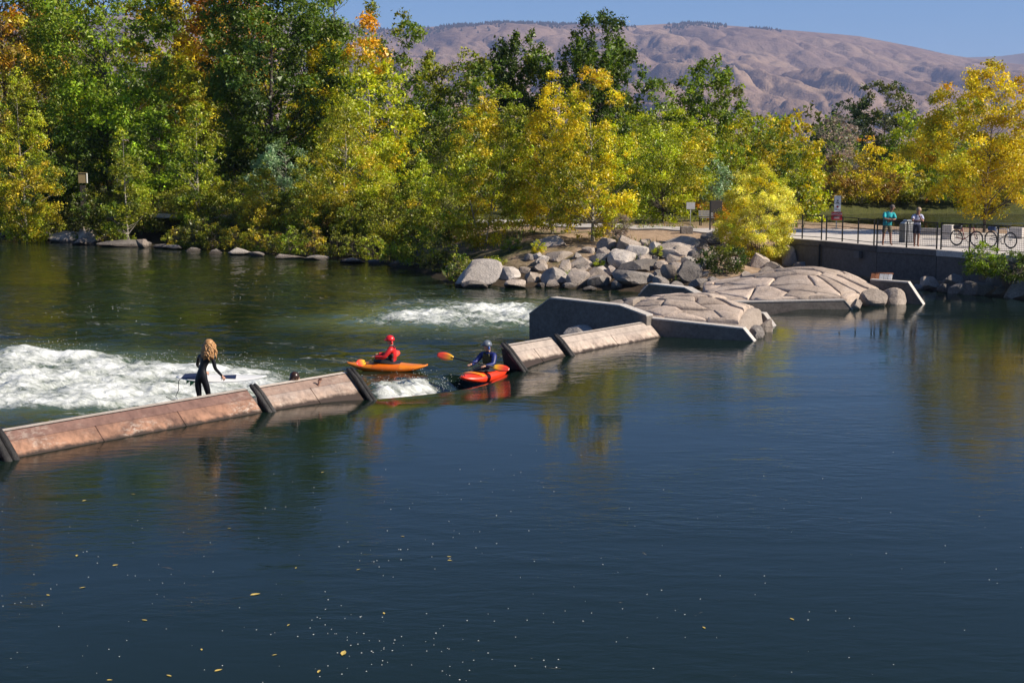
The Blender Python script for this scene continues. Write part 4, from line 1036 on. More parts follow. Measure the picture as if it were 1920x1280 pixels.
RIP = [  # px, bottom, w, h, kind
    (897, 538, 84, 50, 'boulder_pale', 'biggest whitish boulder standing at the water edge, left of the rock pile'), (889, 541, 46, 16, 'boulder_dark', 'flat dark wet rock in front of the biggest whitish boulder'),
    (957, 526, 38, 24, 'boulder_pale', None), (966, 541, 40, 17, 'boulder', None), (846, 507, 20, 17, 'boulder', None), (999, 531, 28, 22, 'boulder', None), (1041, 531, 50, 30, 'boulder_pale', None),
    (1036, 538, 24, 13, 'boulder', None), (1057, 515, 32, 28, 'boulder', None), (1083, 535, 44, 30, 'boulder', None), (1087, 502, 44, 21, 'boulder', None), (1122, 531, 46, 30, 'boulder', None),
    (1123, 539, 40, 22, 'boulder_dark', None), (1123, 497, 40, 22, 'boulder_pale', None), (1168, 502, 54, 34, 'boulder_pale', None), (1200, 515, 84, 28, 'boulder_dark', 'long dark grey boulder above the pier walls'), (1193, 534, 84, 26, 'boulder_dark', 'long dark boulder at the waterline, right of the pale pile'),
    (1157, 543, 20, 18, 'boulder_dark', None), (1257, 522, 34, 26, 'boulder', None), (1292, 526, 44, 36, 'boulder_dark', None), (1273, 480, 74, 24, 'boulder', 'long tan boulder with flat front on the sandy slope'), (1281, 464, 62, 21, 'boulder_pale', 'dome shaped boulder half buried at the top of sandy slope'),
    (1177, 476, 46, 34, 'boulder', None), (1195, 484, 46, 24, 'boulder_pale', None), (1138, 470, 36, 24, 'boulder', None), (1050, 491, 52, 19, 'boulder', 'flat tan boulder under the second tall cottonwood'), (1033, 462, 64, 20, 'boulder', 'long low brown boulder behind the second tall cottonwood trunk'),
    (1212, 497, 38, 20, 'boulder', None), (1231, 477, 30, 24, 'boulder_pale', None), (1337, 459, 42, 24, 'boulder_dark', None), (1082, 486, 20, 13, 'boulder_dark', None), (1264, 492, 30, 16, 'boulder', None), (1294, 497, 32, 17, 'boulder_pale', None),
    (1322, 480, 34, 15, 'boulder', None), (1343, 533, 36, 14, 'boulder_dark', None), (1395, 524, 26, 16, 'boulder', None), (1453, 506, 36, 16, 'boulder', None), (1484, 500, 36, 40, 'boulder', None), (1383, 541, 36, 18, 'boulder_red', 'reddish rock at the corner of the farther pier'),
    (1424, 502, 34, 28, 'boulder', None), (1018, 540, 26, 10, 'boulder_dark', None), (1068, 540, 28, 11, 'boulder_dark', None), (1105, 545, 26, 9, 'boulder_dark', None), (1148, 517, 26, 18, 'boulder', None), (1240, 535, 30, 18, 'boulder_dark', None),
    (1320, 505, 36, 22, 'boulder_dark', None), (1350, 490, 30, 18, 'boulder', None), (1375, 500, 30, 18, 'boulder', None), (1310, 462, 22, 12, 'boulder', None), (1362, 474, 28, 14, 'boulder', None), (1015, 508, 26, 14, 'boulder', None), (985, 512, 22, 12, 'boulder', None),
    (940, 508, 24, 10, 'boulder', None), (1420, 530, 30, 14, 'boulder', None), (1440, 518, 36, 18, 'boulder', None), (1150, 488, 26, 14, 'boulder', None), (1240, 505, 28, 16, 'boulder', None), (1105, 476, 26, 13, 'boulder', None), (1210, 462, 30, 14, 'boulder', None), (1160, 455, 28, 10, 'boulder', None),
    (1500, 515, 34, 24, 'boulder_dark', None), (1465, 528, 34, 16, 'boulder', None), (800, 494, 64, 36, 'boulder_dark', 'dark shaded boulder at the water edge under the olive cottonwood'), (868, 500, 26, 14, 'boulder', None), (1268, 541, 30, 14, 'boulder_dark', None), (1215, 545, 28, 12, 'boulder_dark', None), (1310, 537, 34, 16, 'boulder_dark', None)]
_rr = np.random.default_rng(91)
for _k in range(40):
    _px = _rr.uniform(985, 1335); _b = _rr.uniform(462, 540); _w = _rr.uniform(13, 28)
    if _b < 480 and _px < 1130: continue
    RIP.append((float(_px), float(_b), float(_w), float(_w * _rr.uniform(.5, .8)), ['boulder', 'boulder_dark', 'boulder_pale'][int(_rr.choice(3, p=[.5, .35, .15]))], None))
rows = {0: [], 1: [], 2: [], 3: []}
for i, r_ in enumerate(RIP):
    if r_[5] is None: rows[0 if r_[1] >= 528 else 1 if r_[1] >= 507 else 2 if r_[1] >= 488 else 3].append(i)
rn = ['along the waterline of the rock pile', 'in the second row of the rock pile', 'in the third row of the rock pile', 'in the top row of the rock pile']
cn = {'boulder': 'tan grey', 'boulder_pale': 'pale', 'boulder_dark': 'dark grey', 'boulder_red': 'reddish'}
RL = {}
for k, ids in rows.items():
    for kind in cn:
        sub = sorted([i for i in ids if RIP[i][4] == kind], key=lambda i: RIP[i][0])
        for n_, i in enumerate(sub): RL[i] = f'{ordinal(n_)} {cn[kind]} boulder from the left {rn[k]}'
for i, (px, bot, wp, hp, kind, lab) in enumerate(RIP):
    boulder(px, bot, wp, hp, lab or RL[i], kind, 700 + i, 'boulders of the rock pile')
LB = [(16, 443, 42, 14, 'boulder_dark'), (68, 450, 66, 17, 'boulder_dark'), (126, 454, 58, 20, 'boulder_pale'), (165, 455, 46, 29, 'boulder'), (156, 458, 46, 12, 'boulder'), (228, 462, 84, 12, 'boulder_dark'), (266, 464, 19, 16, 'boulder'),
      (322, 467, 36, 8, 'boulder'), (403, 475, 22, 9, 'boulder'), (448, 478, 42, 14, 'boulder_pale'), (474, 467, 42, 15, 'boulder'), (482, 480, 30, 9, 'boulder'), (546, 485, 74, 9, 'boulder'), (592, 487, 40, 9, 'boulder_dark'), (660, 492, 44, 9, 'boulder'), (705, 494, 34, 8, 'boulder_dark'), (745, 497, 40, 10, 'boulder'), (300, 465, 28, 8, 'boulder_dark'), (360, 470, 30, 7, 'boulder_dark'), (770, 500, 30, 10, 'boulder')]
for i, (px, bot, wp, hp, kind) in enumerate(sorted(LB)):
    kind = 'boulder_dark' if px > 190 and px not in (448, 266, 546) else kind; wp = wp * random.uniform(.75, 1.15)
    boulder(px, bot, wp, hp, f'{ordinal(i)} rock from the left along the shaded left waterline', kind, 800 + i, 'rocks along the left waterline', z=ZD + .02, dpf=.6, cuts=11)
boulder(211, 417, 50, 36, 'big tan boulder on the left bank under the thin sparse cottonwood', 'boulder', 850)
boulder(226, 436, 34, 16, 'small grey boulder just below the big tan bank boulder', 'boulder', 851)
boulder(278, 405, 60, 14, 'flat pale slab rock behind the big tan bank boulder', 'boulder_pale', 852)
boulder(552, 392, 34, 14, 'pale block of stone among the shrubs left of the yellow olive cottonwood', 'boulder_pale', 853)
boulder(22, 400, 36, 14, 'whitish stone among shrubs at the far left bank', 'boulder_pale', 854)
boulder(1640, 574, 52, 33, 'left one of two rounded boulders at the farther pier nose', 'boulder', 860, z=0, cuts=5)
boulder(1680, 571, 44, 31, 'right one of two rounded boulders at the farther pier nose', 'boulder', 861, z=0, cuts=5)
boulder(1606, 580, 24, 20, 'small block between the farther pier wall and rounded boulders', 'boulder', 862, z=0)
boulder(1418, 634, 30, 24, 'dark cracked boulder at the nearer pier nose', 'boulder_dark', 863, z=0)
boulder(1436, 622, 26, 26, 'angular brown boulder tucked between the nearer pier nose walls', 'boulder', 864, z=0)
boulder(1086, 627, 56, 17, 'flat light rock leaning on the nearer pier behind the pale weir panel', 'boulder_pale', 865, z=-.05, dz=.02)
boulder(1128, 611, 56, 19, 'brownish flat rock on the nearer pier above the pale weir panel', 'boulder', 866, z=.1)
boulder(1044, 640, 34, 26, 'small rock showing behind the joint of the pale weir panels', 'boulder', 867, z=ZD)
for i, (px, bot, wp, hp) in enumerate([(1745, 540, 34, 26), (1775, 545, 30, 18), (1800, 548, 36, 22), (1840, 550, 60, 26), (1880, 552, 36, 20), (1912, 556, 50, 34), (1722, 540, 24, 12), (1860, 540, 40, 22)]):
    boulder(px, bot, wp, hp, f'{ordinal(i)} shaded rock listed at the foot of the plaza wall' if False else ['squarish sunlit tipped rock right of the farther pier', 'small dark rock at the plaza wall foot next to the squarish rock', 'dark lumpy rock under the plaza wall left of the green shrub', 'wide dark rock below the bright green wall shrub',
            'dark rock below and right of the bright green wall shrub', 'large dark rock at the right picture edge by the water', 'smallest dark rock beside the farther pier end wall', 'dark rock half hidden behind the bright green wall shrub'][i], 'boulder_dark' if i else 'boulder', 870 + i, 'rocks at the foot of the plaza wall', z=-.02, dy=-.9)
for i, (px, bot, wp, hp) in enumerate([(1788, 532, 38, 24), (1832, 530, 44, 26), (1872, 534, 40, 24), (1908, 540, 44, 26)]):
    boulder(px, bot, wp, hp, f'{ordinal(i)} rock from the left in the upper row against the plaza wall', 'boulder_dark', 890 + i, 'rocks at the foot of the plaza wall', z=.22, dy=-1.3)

# ------------------------------------------------------------------ plaza, wall, path
PZ = 1.55
fe = [P(*p, PZ)[:2] for p in [(1474, 447), (1540, 452), (1645, 462), (1757, 469), (1935, 482)]]
fe.append(fe[-1] + (fe[-1] - fe[-2]) * 1.6)
be = [P(*p, PZ)[:2] for p in [(1474, 429), (1600, 429.5), (1750, 433), (1935, 440)]]; be.append(np.array([fe[-1][0] + 12, be[-1][1] - 8]))
poly = list(fe) + list(be[::-1])
mb = MB(); mb.prism(poly, PZ - .22, PZ); tag(mb.build('plaza', M['plaza']), kind='structure')
wl = empty('plaza_wall', (0, 0, 0)); tag(wl, 'shaded grey concrete retaining wall below the plaza railing', 'wall')
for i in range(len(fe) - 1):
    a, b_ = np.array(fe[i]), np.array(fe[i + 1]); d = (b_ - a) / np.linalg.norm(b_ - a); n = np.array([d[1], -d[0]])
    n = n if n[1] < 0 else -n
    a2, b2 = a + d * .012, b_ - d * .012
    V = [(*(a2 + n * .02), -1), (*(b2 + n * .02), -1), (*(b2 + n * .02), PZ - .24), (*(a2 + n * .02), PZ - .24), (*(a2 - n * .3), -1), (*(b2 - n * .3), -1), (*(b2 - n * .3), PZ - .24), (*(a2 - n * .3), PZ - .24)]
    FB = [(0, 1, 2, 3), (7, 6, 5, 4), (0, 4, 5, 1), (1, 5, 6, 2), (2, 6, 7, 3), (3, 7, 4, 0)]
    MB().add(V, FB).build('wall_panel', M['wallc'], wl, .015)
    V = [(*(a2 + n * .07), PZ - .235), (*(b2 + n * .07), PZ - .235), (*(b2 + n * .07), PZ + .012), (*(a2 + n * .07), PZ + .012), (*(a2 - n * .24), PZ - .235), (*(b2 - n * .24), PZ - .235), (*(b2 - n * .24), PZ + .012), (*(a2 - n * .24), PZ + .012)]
    MB().add(V, FB).build('coping', M['concrete_cap' if i >= 3 else 'wallc'], wl, .015)  # left coping takes the dark wall tone, shade put into its colour
q = np.array(fe[1]); MB().box((q[0] - .1, q[1] - .12, .45), (.035, .035, .95)).build('joint_post', M['steel'], wl)  # dark post drawn along the joint in the wall
q = np.array(fe[1]) * .28 + np.array(fe[2]) * .72; MB().box((q[0] - .16, q[1] - .12, 1.13), (.17, .1, .15), rotz(-1.0)).build('outlet_box', M['wallc'], wl, .01)
# low concrete beam and the rusty flap lying in front of the wall
ta_ = P(1662, 524, .0)
o = MB().box((0, 0, .3), (1.0, .35, .3), rotz(-.5)).build('concrete_beam', M['wallc'], None, .04); o.location = tuple(ta_ + np.array([.9, .9, .05])); tag(o, 'shaded concrete beam lying in the water below the plaza wall', 'beam')
fl = empty('rusty_flap', tuple(P(1652, 530, .35)), -.4); tag(fl, 'rusty white streaked metal flap leaning behind the farther pier', 'flap')
for k in range(5):
    mt = ['rust', 'galv']
    if 'rust' not in M:
        M['rust'] = stone('rusty_metal', [(.10, .035, .018), (.26, .09, .04), (.40, .18, .09)], 5, .4, .7); M['galv'] = stone('streaked_galvanised', [(.20, .20, .22), (.42, .42, .43), (.60, .58, .55)], 6, .3, .5)
    MB().box((-.34 + k * .17, 0, .18), (.078, .03, .22), rotx(-.7)).build('flap_plate', M['galv' if k > 1 else 'rust'], fl, .01)
MB().tube([(-.45, .14, .36), (.45, .14, .36)], .035, 8).build('hinge_bar', M['rust'], fl)
# path along the bank
pp = [(700, 428), (880, 429), (1100, 428), (1290, 429), (1480, 431)]
tp = []; bt = []
V = []; mb = MB()
cl = np.array([W(px, 428, d)[:2] for px, d in [(300, 99), (560, 96), (760, 92), (900, 88), (1060, 83), (1220, 79.5), (1360, 76), (1478, 73.5)]])
L_ = []; R_ = []
xs = np.linspace(0, 1, 40); ti = np.linspace(0, 1, len(cl)); cx = np.stack([np.interp(xs, ti, cl[:, 0]), np.interp(xs, ti, cl[:, 1])], 1)
for i in range(40):
    d = cx[min(i + 1, 39)] - cx[max(i - 1, 0)]; d /= np.linalg.norm(d); n = np.array([-d[1], d[0]])
    for w_ in (-1.5, 1.5):
        p = cx[i] + n * w_; V.append((p[0], p[1], max(float(ground_h(np.array(p[0]), np.array(p[1]))) + .08, 1.42)))
F = [(2 * i, 2 * i + 2, 2 * i + 3, 2 * i + 1) for i in range(39)]
V2 = V + [(a, b_, c - .2) for a, b_, c in V]; n2 = len(V)
F2 = F + [(n2 + 2 * i, n2 + 2 * i + 1, n2 + 2 * i + 3, n2 + 2 * i + 2) for i in range(39)] + [(2 * i, n2 + 2 * i, n2 + 2 * i + 2, 2 * i + 2) for i in range(39)] + [(2 * i + 1, 2 * i + 3, n2 + 2 * i + 3, n2 + 2 * i + 1) for i in range(39)]
tag(MB().add(V2, F2).build('path', M['plaza']), kind='structure')

# ------------------------------------------------------------------ railing
def railing(pts, mesh_infill, label):
    """pts: list of (px, py_bottom) of the posts on the plaza"""
    W3 = [P(px, py, PZ + .012) for px, py in pts]
    root = empty('railing', (0, 0, 0)); tag(root, label, 'railing', 'railings along the plaza edge')
    H = 1.12
    for p in W3: MB().box((p[0], p[1], p[2] + H / 2), (.028, .028, H / 2)).build('post', M['steel'], root, .004)
    for a, b_ in zip(W3[:-1], W3[1:]):
        for z, r in ((H - .02, .022), (.68, .014), (.12, .016)):
            MB().tube([a + np.array([0, 0, z]), b_ + np.array([0, 0, z])], r, 6).build('rail', M['steel'], root)
        if mesh_infill:
            L = np.linalg.norm(b_ - a); n = int(L / .085); mb = MB()
            for k in range(1, n):
                p = a + (b_ - a) * k / n; mb.tube([p + np.array([0, 0, .12]), p + np.array([0, 0, H - .03])], .0045, 4, False)
            for z in np.arange(.2, H - .05, .085): mb.tube([a + np.array([0, 0, z]), b_ + np.array([0, 0, z])], .0045, 4, False)
            o = mb.build('wire_mesh', M['steel'], root); o['kind'] = 'stuff'
railing([(1476, 445.5), (1504, 447.5), (1540, 450)], False, 'short black railing half hidden by the bright yellow bush')
railing([(1549, 450.5), (1579, 453), (1608.5, 456.5), (1638.5, 460)], False, 'black open three-rail railing under the red sign')
railing([(1644, 460.8), (1699.5, 464), (1756, 467.2)], True, 'black wire mesh railing the two standing people lean on')
railing([(1764, 467.8), (1817, 471), (1870, 475), (1925, 479), (1980, 483)], True, 'black wire mesh railing in front of the bicycles')

# ------------------------------------------------------------------ people: one continuous skinned body each
BONES = [('pelvis', 'belly'), ('belly', 'chest'), ('chest', 'neck'), ('neck', 'head'), ('head', 'crown'),
         ('chest', 'shoL'), ('shoL', 'elbL'), ('elbL', 'wriL'), ('wriL', 'palL'), ('chest', 'shoR'), ('shoR', 'elbR'), ('elbR', 'wriR'), ('wriR', 'palR'),
         ('pelvis', 'hipL'), ('hipL', 'kneL'), ('kneL', 'ankL'), ('ankL', 'toeL'), ('pelvis', 'hipR'), ('hipR', 'kneR'), ('kneR', 'ankR'), ('ankR', 'toeR')]
RAD = dict(pelvis=.125, belly=.112, chest=.128, neck=.052, head=.098, crown=.072, sho=.062, elb=.043, wri=.030, pal=.036, hip=.088, kne=.058, ank=.040, toe=.036)
def figure(name, label, loc, rz, J, rad=None, fingers=None, face=(1, 0, 0), mats=None, curl=(0, 0, -1), scale=1.0):
    """J joints in local metres. mats: function(bone, t) -> material key"""
    rd = dict(RAD); rd.update(rad or {})
    root = empty(name, loc, rz); tag(root, label, 'person')
    names = list(J); pos = {k: np.array(v, float) * scale for k, v in J.items()}
    verts = [pos[k] for k in names]; radii = [rd.get(k, rd.get(k[:3], .05)) * scale for k in names]
    edges = [(names.index(a), names.index(b)) for a, b in BONES if a in J and b in J]
    bones = [(a, b) for a, b in BONES if a in J and b in J]
    segs = [(pos[a], pos[b], (a, b)) for a, b in bones]
    for s in ('L', 'R'):
        if 'pal' + s not in J: continue
        w_, p_ = pos['wri' + s], pos['pal' + s]; d = p_ - w_; d /= np.linalg.norm(d) + 1e-9
        c = np.array(curl, float); c = c - d * (c @ d); c /= np.linalg.norm(c) + 1e-9; sd_ = np.cross(d, c)
        for k, (o_, ln) in enumerate([(-.030, .060), (-.010, .072), (.011, .068), (.030, .052), (None, .055)]):
            if o_ is None: b0 = p_ - d * .015 + sd_ * (-.036); e1 = b0 + (d * .5 + c * .5 - sd_ * .55) * ln * .6; e2 = e1 + (d * .4 + c * .8) * ln * .4
            else: b0 = p_ + d * .03 + sd_ * o_; e1 = b0 + (d * .8 + c * .45) * ln * .55; e2 = e1 + (d * .25 + c * .95) * ln * .45
            i0 = len(verts); verts += [b0 * 1, e1, e2]; radii += [.011, .0095, .008]
            edges += [(names.index('pal' + s), i0), (i0, i0 + 1), (i0 + 1, i0 + 2)]
            segs += [(b0, e1, ('finger', s)), (e1, e2, ('finger', s))]
    me = bpy.data.meshes.new('body'); me.from_pydata([tuple(v) for v in verts], edges, [])
    tmp = bpy.data.objects.new('tmp', me); COL.objects.link(tmp)
    md = tmp.modifiers.new('skin', 'SKIN'); md.use_smooth_shade = True; md.branch_smoothing = .6
    if not me.skin_vertices: me.skin_vertices.new()
    for i, v in enumerate(me.skin_vertices[0].data): v.radius = (radii[i], radii[i]); v.use_root = (names[i] == 'pelvis') if i < len(names) else False
    ss = tmp.modifiers.new('sub', 'SUBSURF'); ss.levels = 2; ss.render_levels = 2
    dg = bpy.context.evaluated_depsgraph_get(); dg.update()
    bme = bpy.data.meshes.new_from_object(tmp.evaluated_get(dg)); bme.name = 'body'
    bpy.data.objects.remove(tmp); bpy.data.meshes.remove(me)
    # nose, brow and chin
    f = np.array(face, float); f /= np.linalg.norm(f)
    n = len(bme.vertices); co = np.zeros(n * 3, np.float32); bme.vertices.foreach_get('co', co); co = co.reshape(-1, 3).astype(float)
    hd = pos['head']; up = pos['crown'] - pos['head']; up /= np.linalg.norm(up)
    def bumpy(c, amt, r):
        d2 = ((co - c) ** 2).sum(1); co[:] += np.outer(np.exp(-d2 / (2 * r * r)) * amt, f)
    hr = rd['head'] * scale
    bumpy(hd + f * hr * .9 + up * .0, .030, .016); bumpy(hd + f * hr * .85 - up * .075, .018, .025); bumpy(hd + f * hr * .9 + up * .05, .008, .03)
    bme.vertices.foreach_set('co', co.astype(np.float32).ravel()); bme.update()
    # bone of each face
    fc = np.array([p.center[:] for p in bme.polygons]); best = np.full(len(fc), 1e9); bi = np.zeros(len(fc), int); bt = np.zeros(len(fc))
    for k, (a, b_, nm) in enumerate(segs):
        d = b_ - a; t = np.clip(((fc - a) @ d) / (d @ d + 1e-9), 0, 1); ds = np.linalg.norm(fc - a - np.outer(t, d), axis=1)
        m_ = ds < best; best[m_] = ds[m_]; bi[m_] = k; bt[m_] = t[m_]
    keys = []; idx = []
    for k, t in zip(bi, bt):
        mk = mats(segs[k][2], t)
        if mk not in keys: keys.append(mk)
        idx.append(keys.index(mk))
    bme.materials.clear()
    for k in keys: bme.materials.append(M[k])
    bme.polygons.foreach_set('material_index', idx); bme.polygons.foreach_set('use_smooth', [True] * len(bme.polygons))
    body = link('body', bme, None, root)
    # eyes and mouth
    sdv = np.cross(up, f)
    for s in (-1, 1):
        MB().ell(hd + f * hr * .93 + sdv * s * .033 + up * .03, (.012, .012, .009), None, 8, 6).build('eye', M['eye'], root)
        MB().ell(hd + sdv * s * (hr * .97) + up * .0, (.018, .018, .03), None, 8, 6).build('ear', M['skin'], root)
    MB().ell(hd + f * hr * .92 - up * .05, (.022, .022, .006), None, 8, 6).build('mouth', M['lip'], root)
    return root, bme, [segs[k][2] for k in bi], bt, pos
def garment(root, bme, fb, ft, sel, off, mat, name, puff=None):
    keep = [i for i in range(len(fb)) if sel(fb[i], ft[i], bme.polygons[i].center)]
    if not keep: return
    used = {}; V = []; F = []
    for i in keep:
        f = []
        for v in bme.polygons[i].vertices:
            if v not in used:
                used[v] = len(V); vv = bme.vertices[v]; V.append(np.array(vv.co) + np.array(vv.normal) * off)
            f.append(used[v])
        F.append(f)
    # a closed shell: inner copy and rim
    b0 = len(V); inv = {j: i for i, j in used.items()}
    V2 = [np.array(bme.vertices[inv[j]].co) + np.array(bme.vertices[inv[j]].normal) * off * .25 for j in range(b0)]
    cntE = {}
    for f in F:
        for a, b_ in zip(f, f[1:] + f[:1]): cntE[(a, b_)] = 1
    rim = [(b_, a, a + b0, b_ + b0) for (a, b_) in cntE if (b_, a) not in cntE]
    F2 = [tuple(i + b0 for i in f[::-1]) for f in F]
    MB().add(V + V2, [tuple(f) for f in F] + F2 + rim, True).build(name, mat, root)
M['skin'] = simple('skin', (.42, .23, .16), .55, var=.06); M['skin_tan'] = simple('skin_tanned', (.27, .13, .085), .55, var=.06)
M['eye'] = simple('eye_dark', (.02, .015, .012), .2); M['lip'] = simple('lips', (.30, .12, .10), .5)
M['wetsuit'] = simple('black_wetsuit', (.006, .006, .009), .45, var=.3, scale=14, spec=.35)
M['hair_blond'] = simple('curly_blond_hair', (.42, .22, .085), .55, var=.35, scale=30); M['hair_dark'] = simple('wet_dark_hair', (.035, .016, .010), .3, var=.3, scale=20)
M['hair_grey'] = simple('short_grey_hair', (.10, .08, .07), .7); M['hair_sandy'] = simple('short_sandy_hair', (.34, .24, .15), .6, var=.2)
M['red_jacket'] = simple('red_paddling_jacket', (.50, .012, .014), .5, var=.2, scale=12); M['blue_jacket'] = simple('blue_paddling_jacket', (.008, .017, .13), .5, var=.25, scale=12)
M['vest'] = simple('black_life_vest', (.018, .016, .018), .8, var=.3); M['vest_olive'] = simple('olive_life_vest', (.07, .062, .012), .8, var=.35, scale=7)
M['red_helmet'] = simple('red_helmet', (.60, .014, .018), .3, var=.06); M['grey_helmet'] = simple('grey_helmet', (.11, .13, .165), .4, var=.2, scale=11); M['blue_strap'] = simple('blue_helmet_side', (.03, .10, .36), .4)
M['teal_shirt'] = simple('teal_shirt', (.012, .34, .37), .8, var=.12); M['khaki'] = simple('khaki_shorts', (.17, .14, .09), .85); M['navy'] = simple('navy_shorts', (.015, .02, .045), .85); M['lav_shirt'] = simple('pale_lavender_shirt', (.42, .43, .56), .85, var=.1)
M['orange_boat'] = simple('orange_kayak_plastic', (.60, .125, .008), .32, var=.08, scale=4); M['yellow_boat'] = simple('yellow_orange_kayak_deck', (.64, .18, .010), .32, var=.08, scale=4)
M['red_boat'] = simple('red_kayak_plastic', (.72, .045, .015), .28, var=.08, scale=4); M['orange_stripe'] = simple('orange_kayak_graphic', (.78, .22, .02), .3); M['black_rubber'] = simple('black_neoprene', (.012, .012, .014), .55)
M['board'] = simple('white_surfboard', (.74, .74, .72), .25, var=.04); M['pad'] = simple('dark_blue_deck_pad', (.012, .02, .06), .6); M['green_fin'] = simple('green_fin', (.03, .28, .10), .35)
def blade_mat():
    m, nt, b = mat_new('paddle_blade'); co = coords(nt); s = N(nt, 'ShaderNodeSeparateXYZ'); nt.links.new(co, s.inputs[0])
    nt.links.new(ramp(nt, math_n(nt, 'ABSOLUTE', s.outputs[0]), [(.06, (.75, .40, .02)), (.18, (.72, .17, .03)), (.30, (.70, .055, .03))]), b.inputs['Base Color']); b.inputs['Roughness'].default_value = .35; return m
M['blade'] = blade_mat()

# --- surfer in the black wetsuit
dS = 30.75; gS = W(384, 740, dS)
loc = (gS[0], dS, -.13)
J = dict(pelvis=(-.08, 0, .86), belly=(-.05, .02, 1.03), chest=(.03, .05, 1.24), neck=(.09, .07, 1.40), head=(.12, .09, 1.52), crown=(.125, .09, 1.60),
         shoL=(-.12, .14, 1.29), elbL=(-.22, .34, 1.06), wriL=(-.12, .50, .90), palL=(-.06, .56, .86), shoR=(.185, .02, 1.29), elbR=(.235, .02, 1.03), wriR=(.355, .12, .86), palR=(.385, .15, .81),
         hipL=(-.16, .02, .78), kneL=(-.13, .05, .44), ankL=(-.13, .0, .06), toeL=(-.12, .16, .03), hipR=(.01, .0, .78), kneR=(.07, .06, .44), ankR=(.09, 0, .06), toeR=(.11, .16, .03))
root, bme, fb, ft, pos = figure('person', 'surfer in black wetsuit with long curly blond hair standing behind the weir', loc, 0, J, dict(pelvis=.135, belly=.098, chest=.11, hip=.092, elb=.041, sho=.055),
    face=(.55, .8, -.1), mats=lambda b, t: 'skin' if b[0] in ('head', 'finger', 'neck') or b == ('neck', 'head') or b[1] in ('palL', 'palR') else 'wetsuit', curl=(-.3, .6, -.4))
def curly_hair(root, hd, back, n, length, mat, r=.017, seed=1, spread=.11):
    r_ = np.random.default_rng(seed); mb = MB(); back = np.array(back, float)
    mb.ell(hd + np.array([0, 0, .035]) + back * .03, (.112, .112, .105), None, 12, 8)
    mb.ell(hd + back * .10 - np.array([0, 0, .12]), (.125, .07, .15), None, 12, 8)
    for i in range(n):
        a = r_.uniform(-2.1, 2.1); sd_ = np.array([-back[1], back[0], 0]); dirv = back * math.cos(a) + sd_ * math.sin(a)
        z0 = r_.uniform(-.02, .11); p = hd + dirv * .10 * math.sqrt(max(.1, 1 - (z0 / .13) ** 2)) + np.array([0, 0, z0])
        ln = length * r_.uniform(.55, 1.08); pts = []; ph = r_.uniform(0, 6); am = r_.uniform(.012, .028)
        for k in range(8):
            f = k / 7
            pts.append(p + dirv * (spread * math.sin(f * 1.9) * .55) + np.array([0, 0, -ln * f]) + np.array([math.cos(ph + f * 11), math.sin(ph + f * 11), 0]) * am + back * .03 * f)
        mb.tube(pts, [r, r * 1.2, r * 1.2, r * 1.1, r, r * .9, r * .7, r * .35], 5)
    mb.build('hair', mat, root)
curly_hair(root, pos['head'] + np.array([0, 0, .01]), (-.5, -.86, 0), 70, .34, M['hair_blond'], .019)
# her board, held flat at hip height
sb = empty('surfboard', (gS[0] + .25, dS + .58, .60), R(-6)); tag(sb, 'white surfboard with dark deck pads held by the standing surfer', 'surfboard')
V = []; F = []; m_ = 22; nn = 14
for i in range(m_):
    s = -1 + 2 * i / (m_ - 1); wd = .25 * max(0.02, (1 - abs(s) ** 2.4)) ** .62 * (1 if s < 0 else (1 - .25 * s)); th = .032 * (1 - .7 * abs(s) ** 3); rk = .07 * max(0, s) ** 2.5 + .02 * max(0, -s) ** 2
    for k in range(nn):
        a = 2 * math.pi * k / nn; V.append((s * 1.02, math.cos(a) * wd, rk + math.sin(a) * th))
for i in range(m_ - 1):
    for k in range(nn): F.append((i * nn + k, i * nn + (k + 1) % nn, (i + 1) * nn + (k + 1) % nn, (i + 1) * nn + k))
F += [tuple(range(nn))[::-1], tuple((m_ - 1) * nn + k for k in range(nn))]
TILT = rotx(.22)
def tl_(vs): return [TILT @ np.array(v) for v in vs]
MB().add(tl_(V), F, True).build('deck', M['board'], sb)
for x0, x1, w0 in ((-.86, -.48, .18), (.02, .36, .11)):
    MB().add(tl_([(x0, -w0 * .75, .037), (x1, -w0, .037), (x1 - .05, w0, .037), (x0, w0 * .7, .037), (x0, -w0 * .75, .046), (x1, -w0, .046), (x1 - .05, w0, .046), (x0, w0 * .7, .046)]), [(0, 1, 2, 3), (7, 6, 5, 4), (0, 4, 5, 1), (1, 5, 6, 2), (2, 6, 7, 3), (3, 7, 4, 0)]).build('deck_pad', M['pad'], sb)
for y_, x_ in ((-.13, -.62), (0, -.74), (.13, -.62)):
    MB().add(tl_([(x_ - .05, y_ - .006, -.02), (x_ + .10, y_ - .006, -.02), (x_ - .07, y_ - .004, -.15), (x_ - .05, y_ + .006, -.02), (x_ + .10, y_ + .006, -.02), (x_ - .07, y_ + .004, -.15)]), [(0, 1, 2), (5, 4, 3), (0, 3, 4, 1), (1, 4, 5, 2), (2, 5, 3, 0)]).build('fin', M['green_fin'], sb)
MB().tube([(-.9, 0, .02), (-.96, -.04, -.08), (-.94, -.1, -.25), (-1.0, -.14, -.4), (-.92, -.2, -.47), (-1.08, -.2, -.46), (-1.2, -.2, -.40)], .008, 6).build('leash', M['navy'], sb)

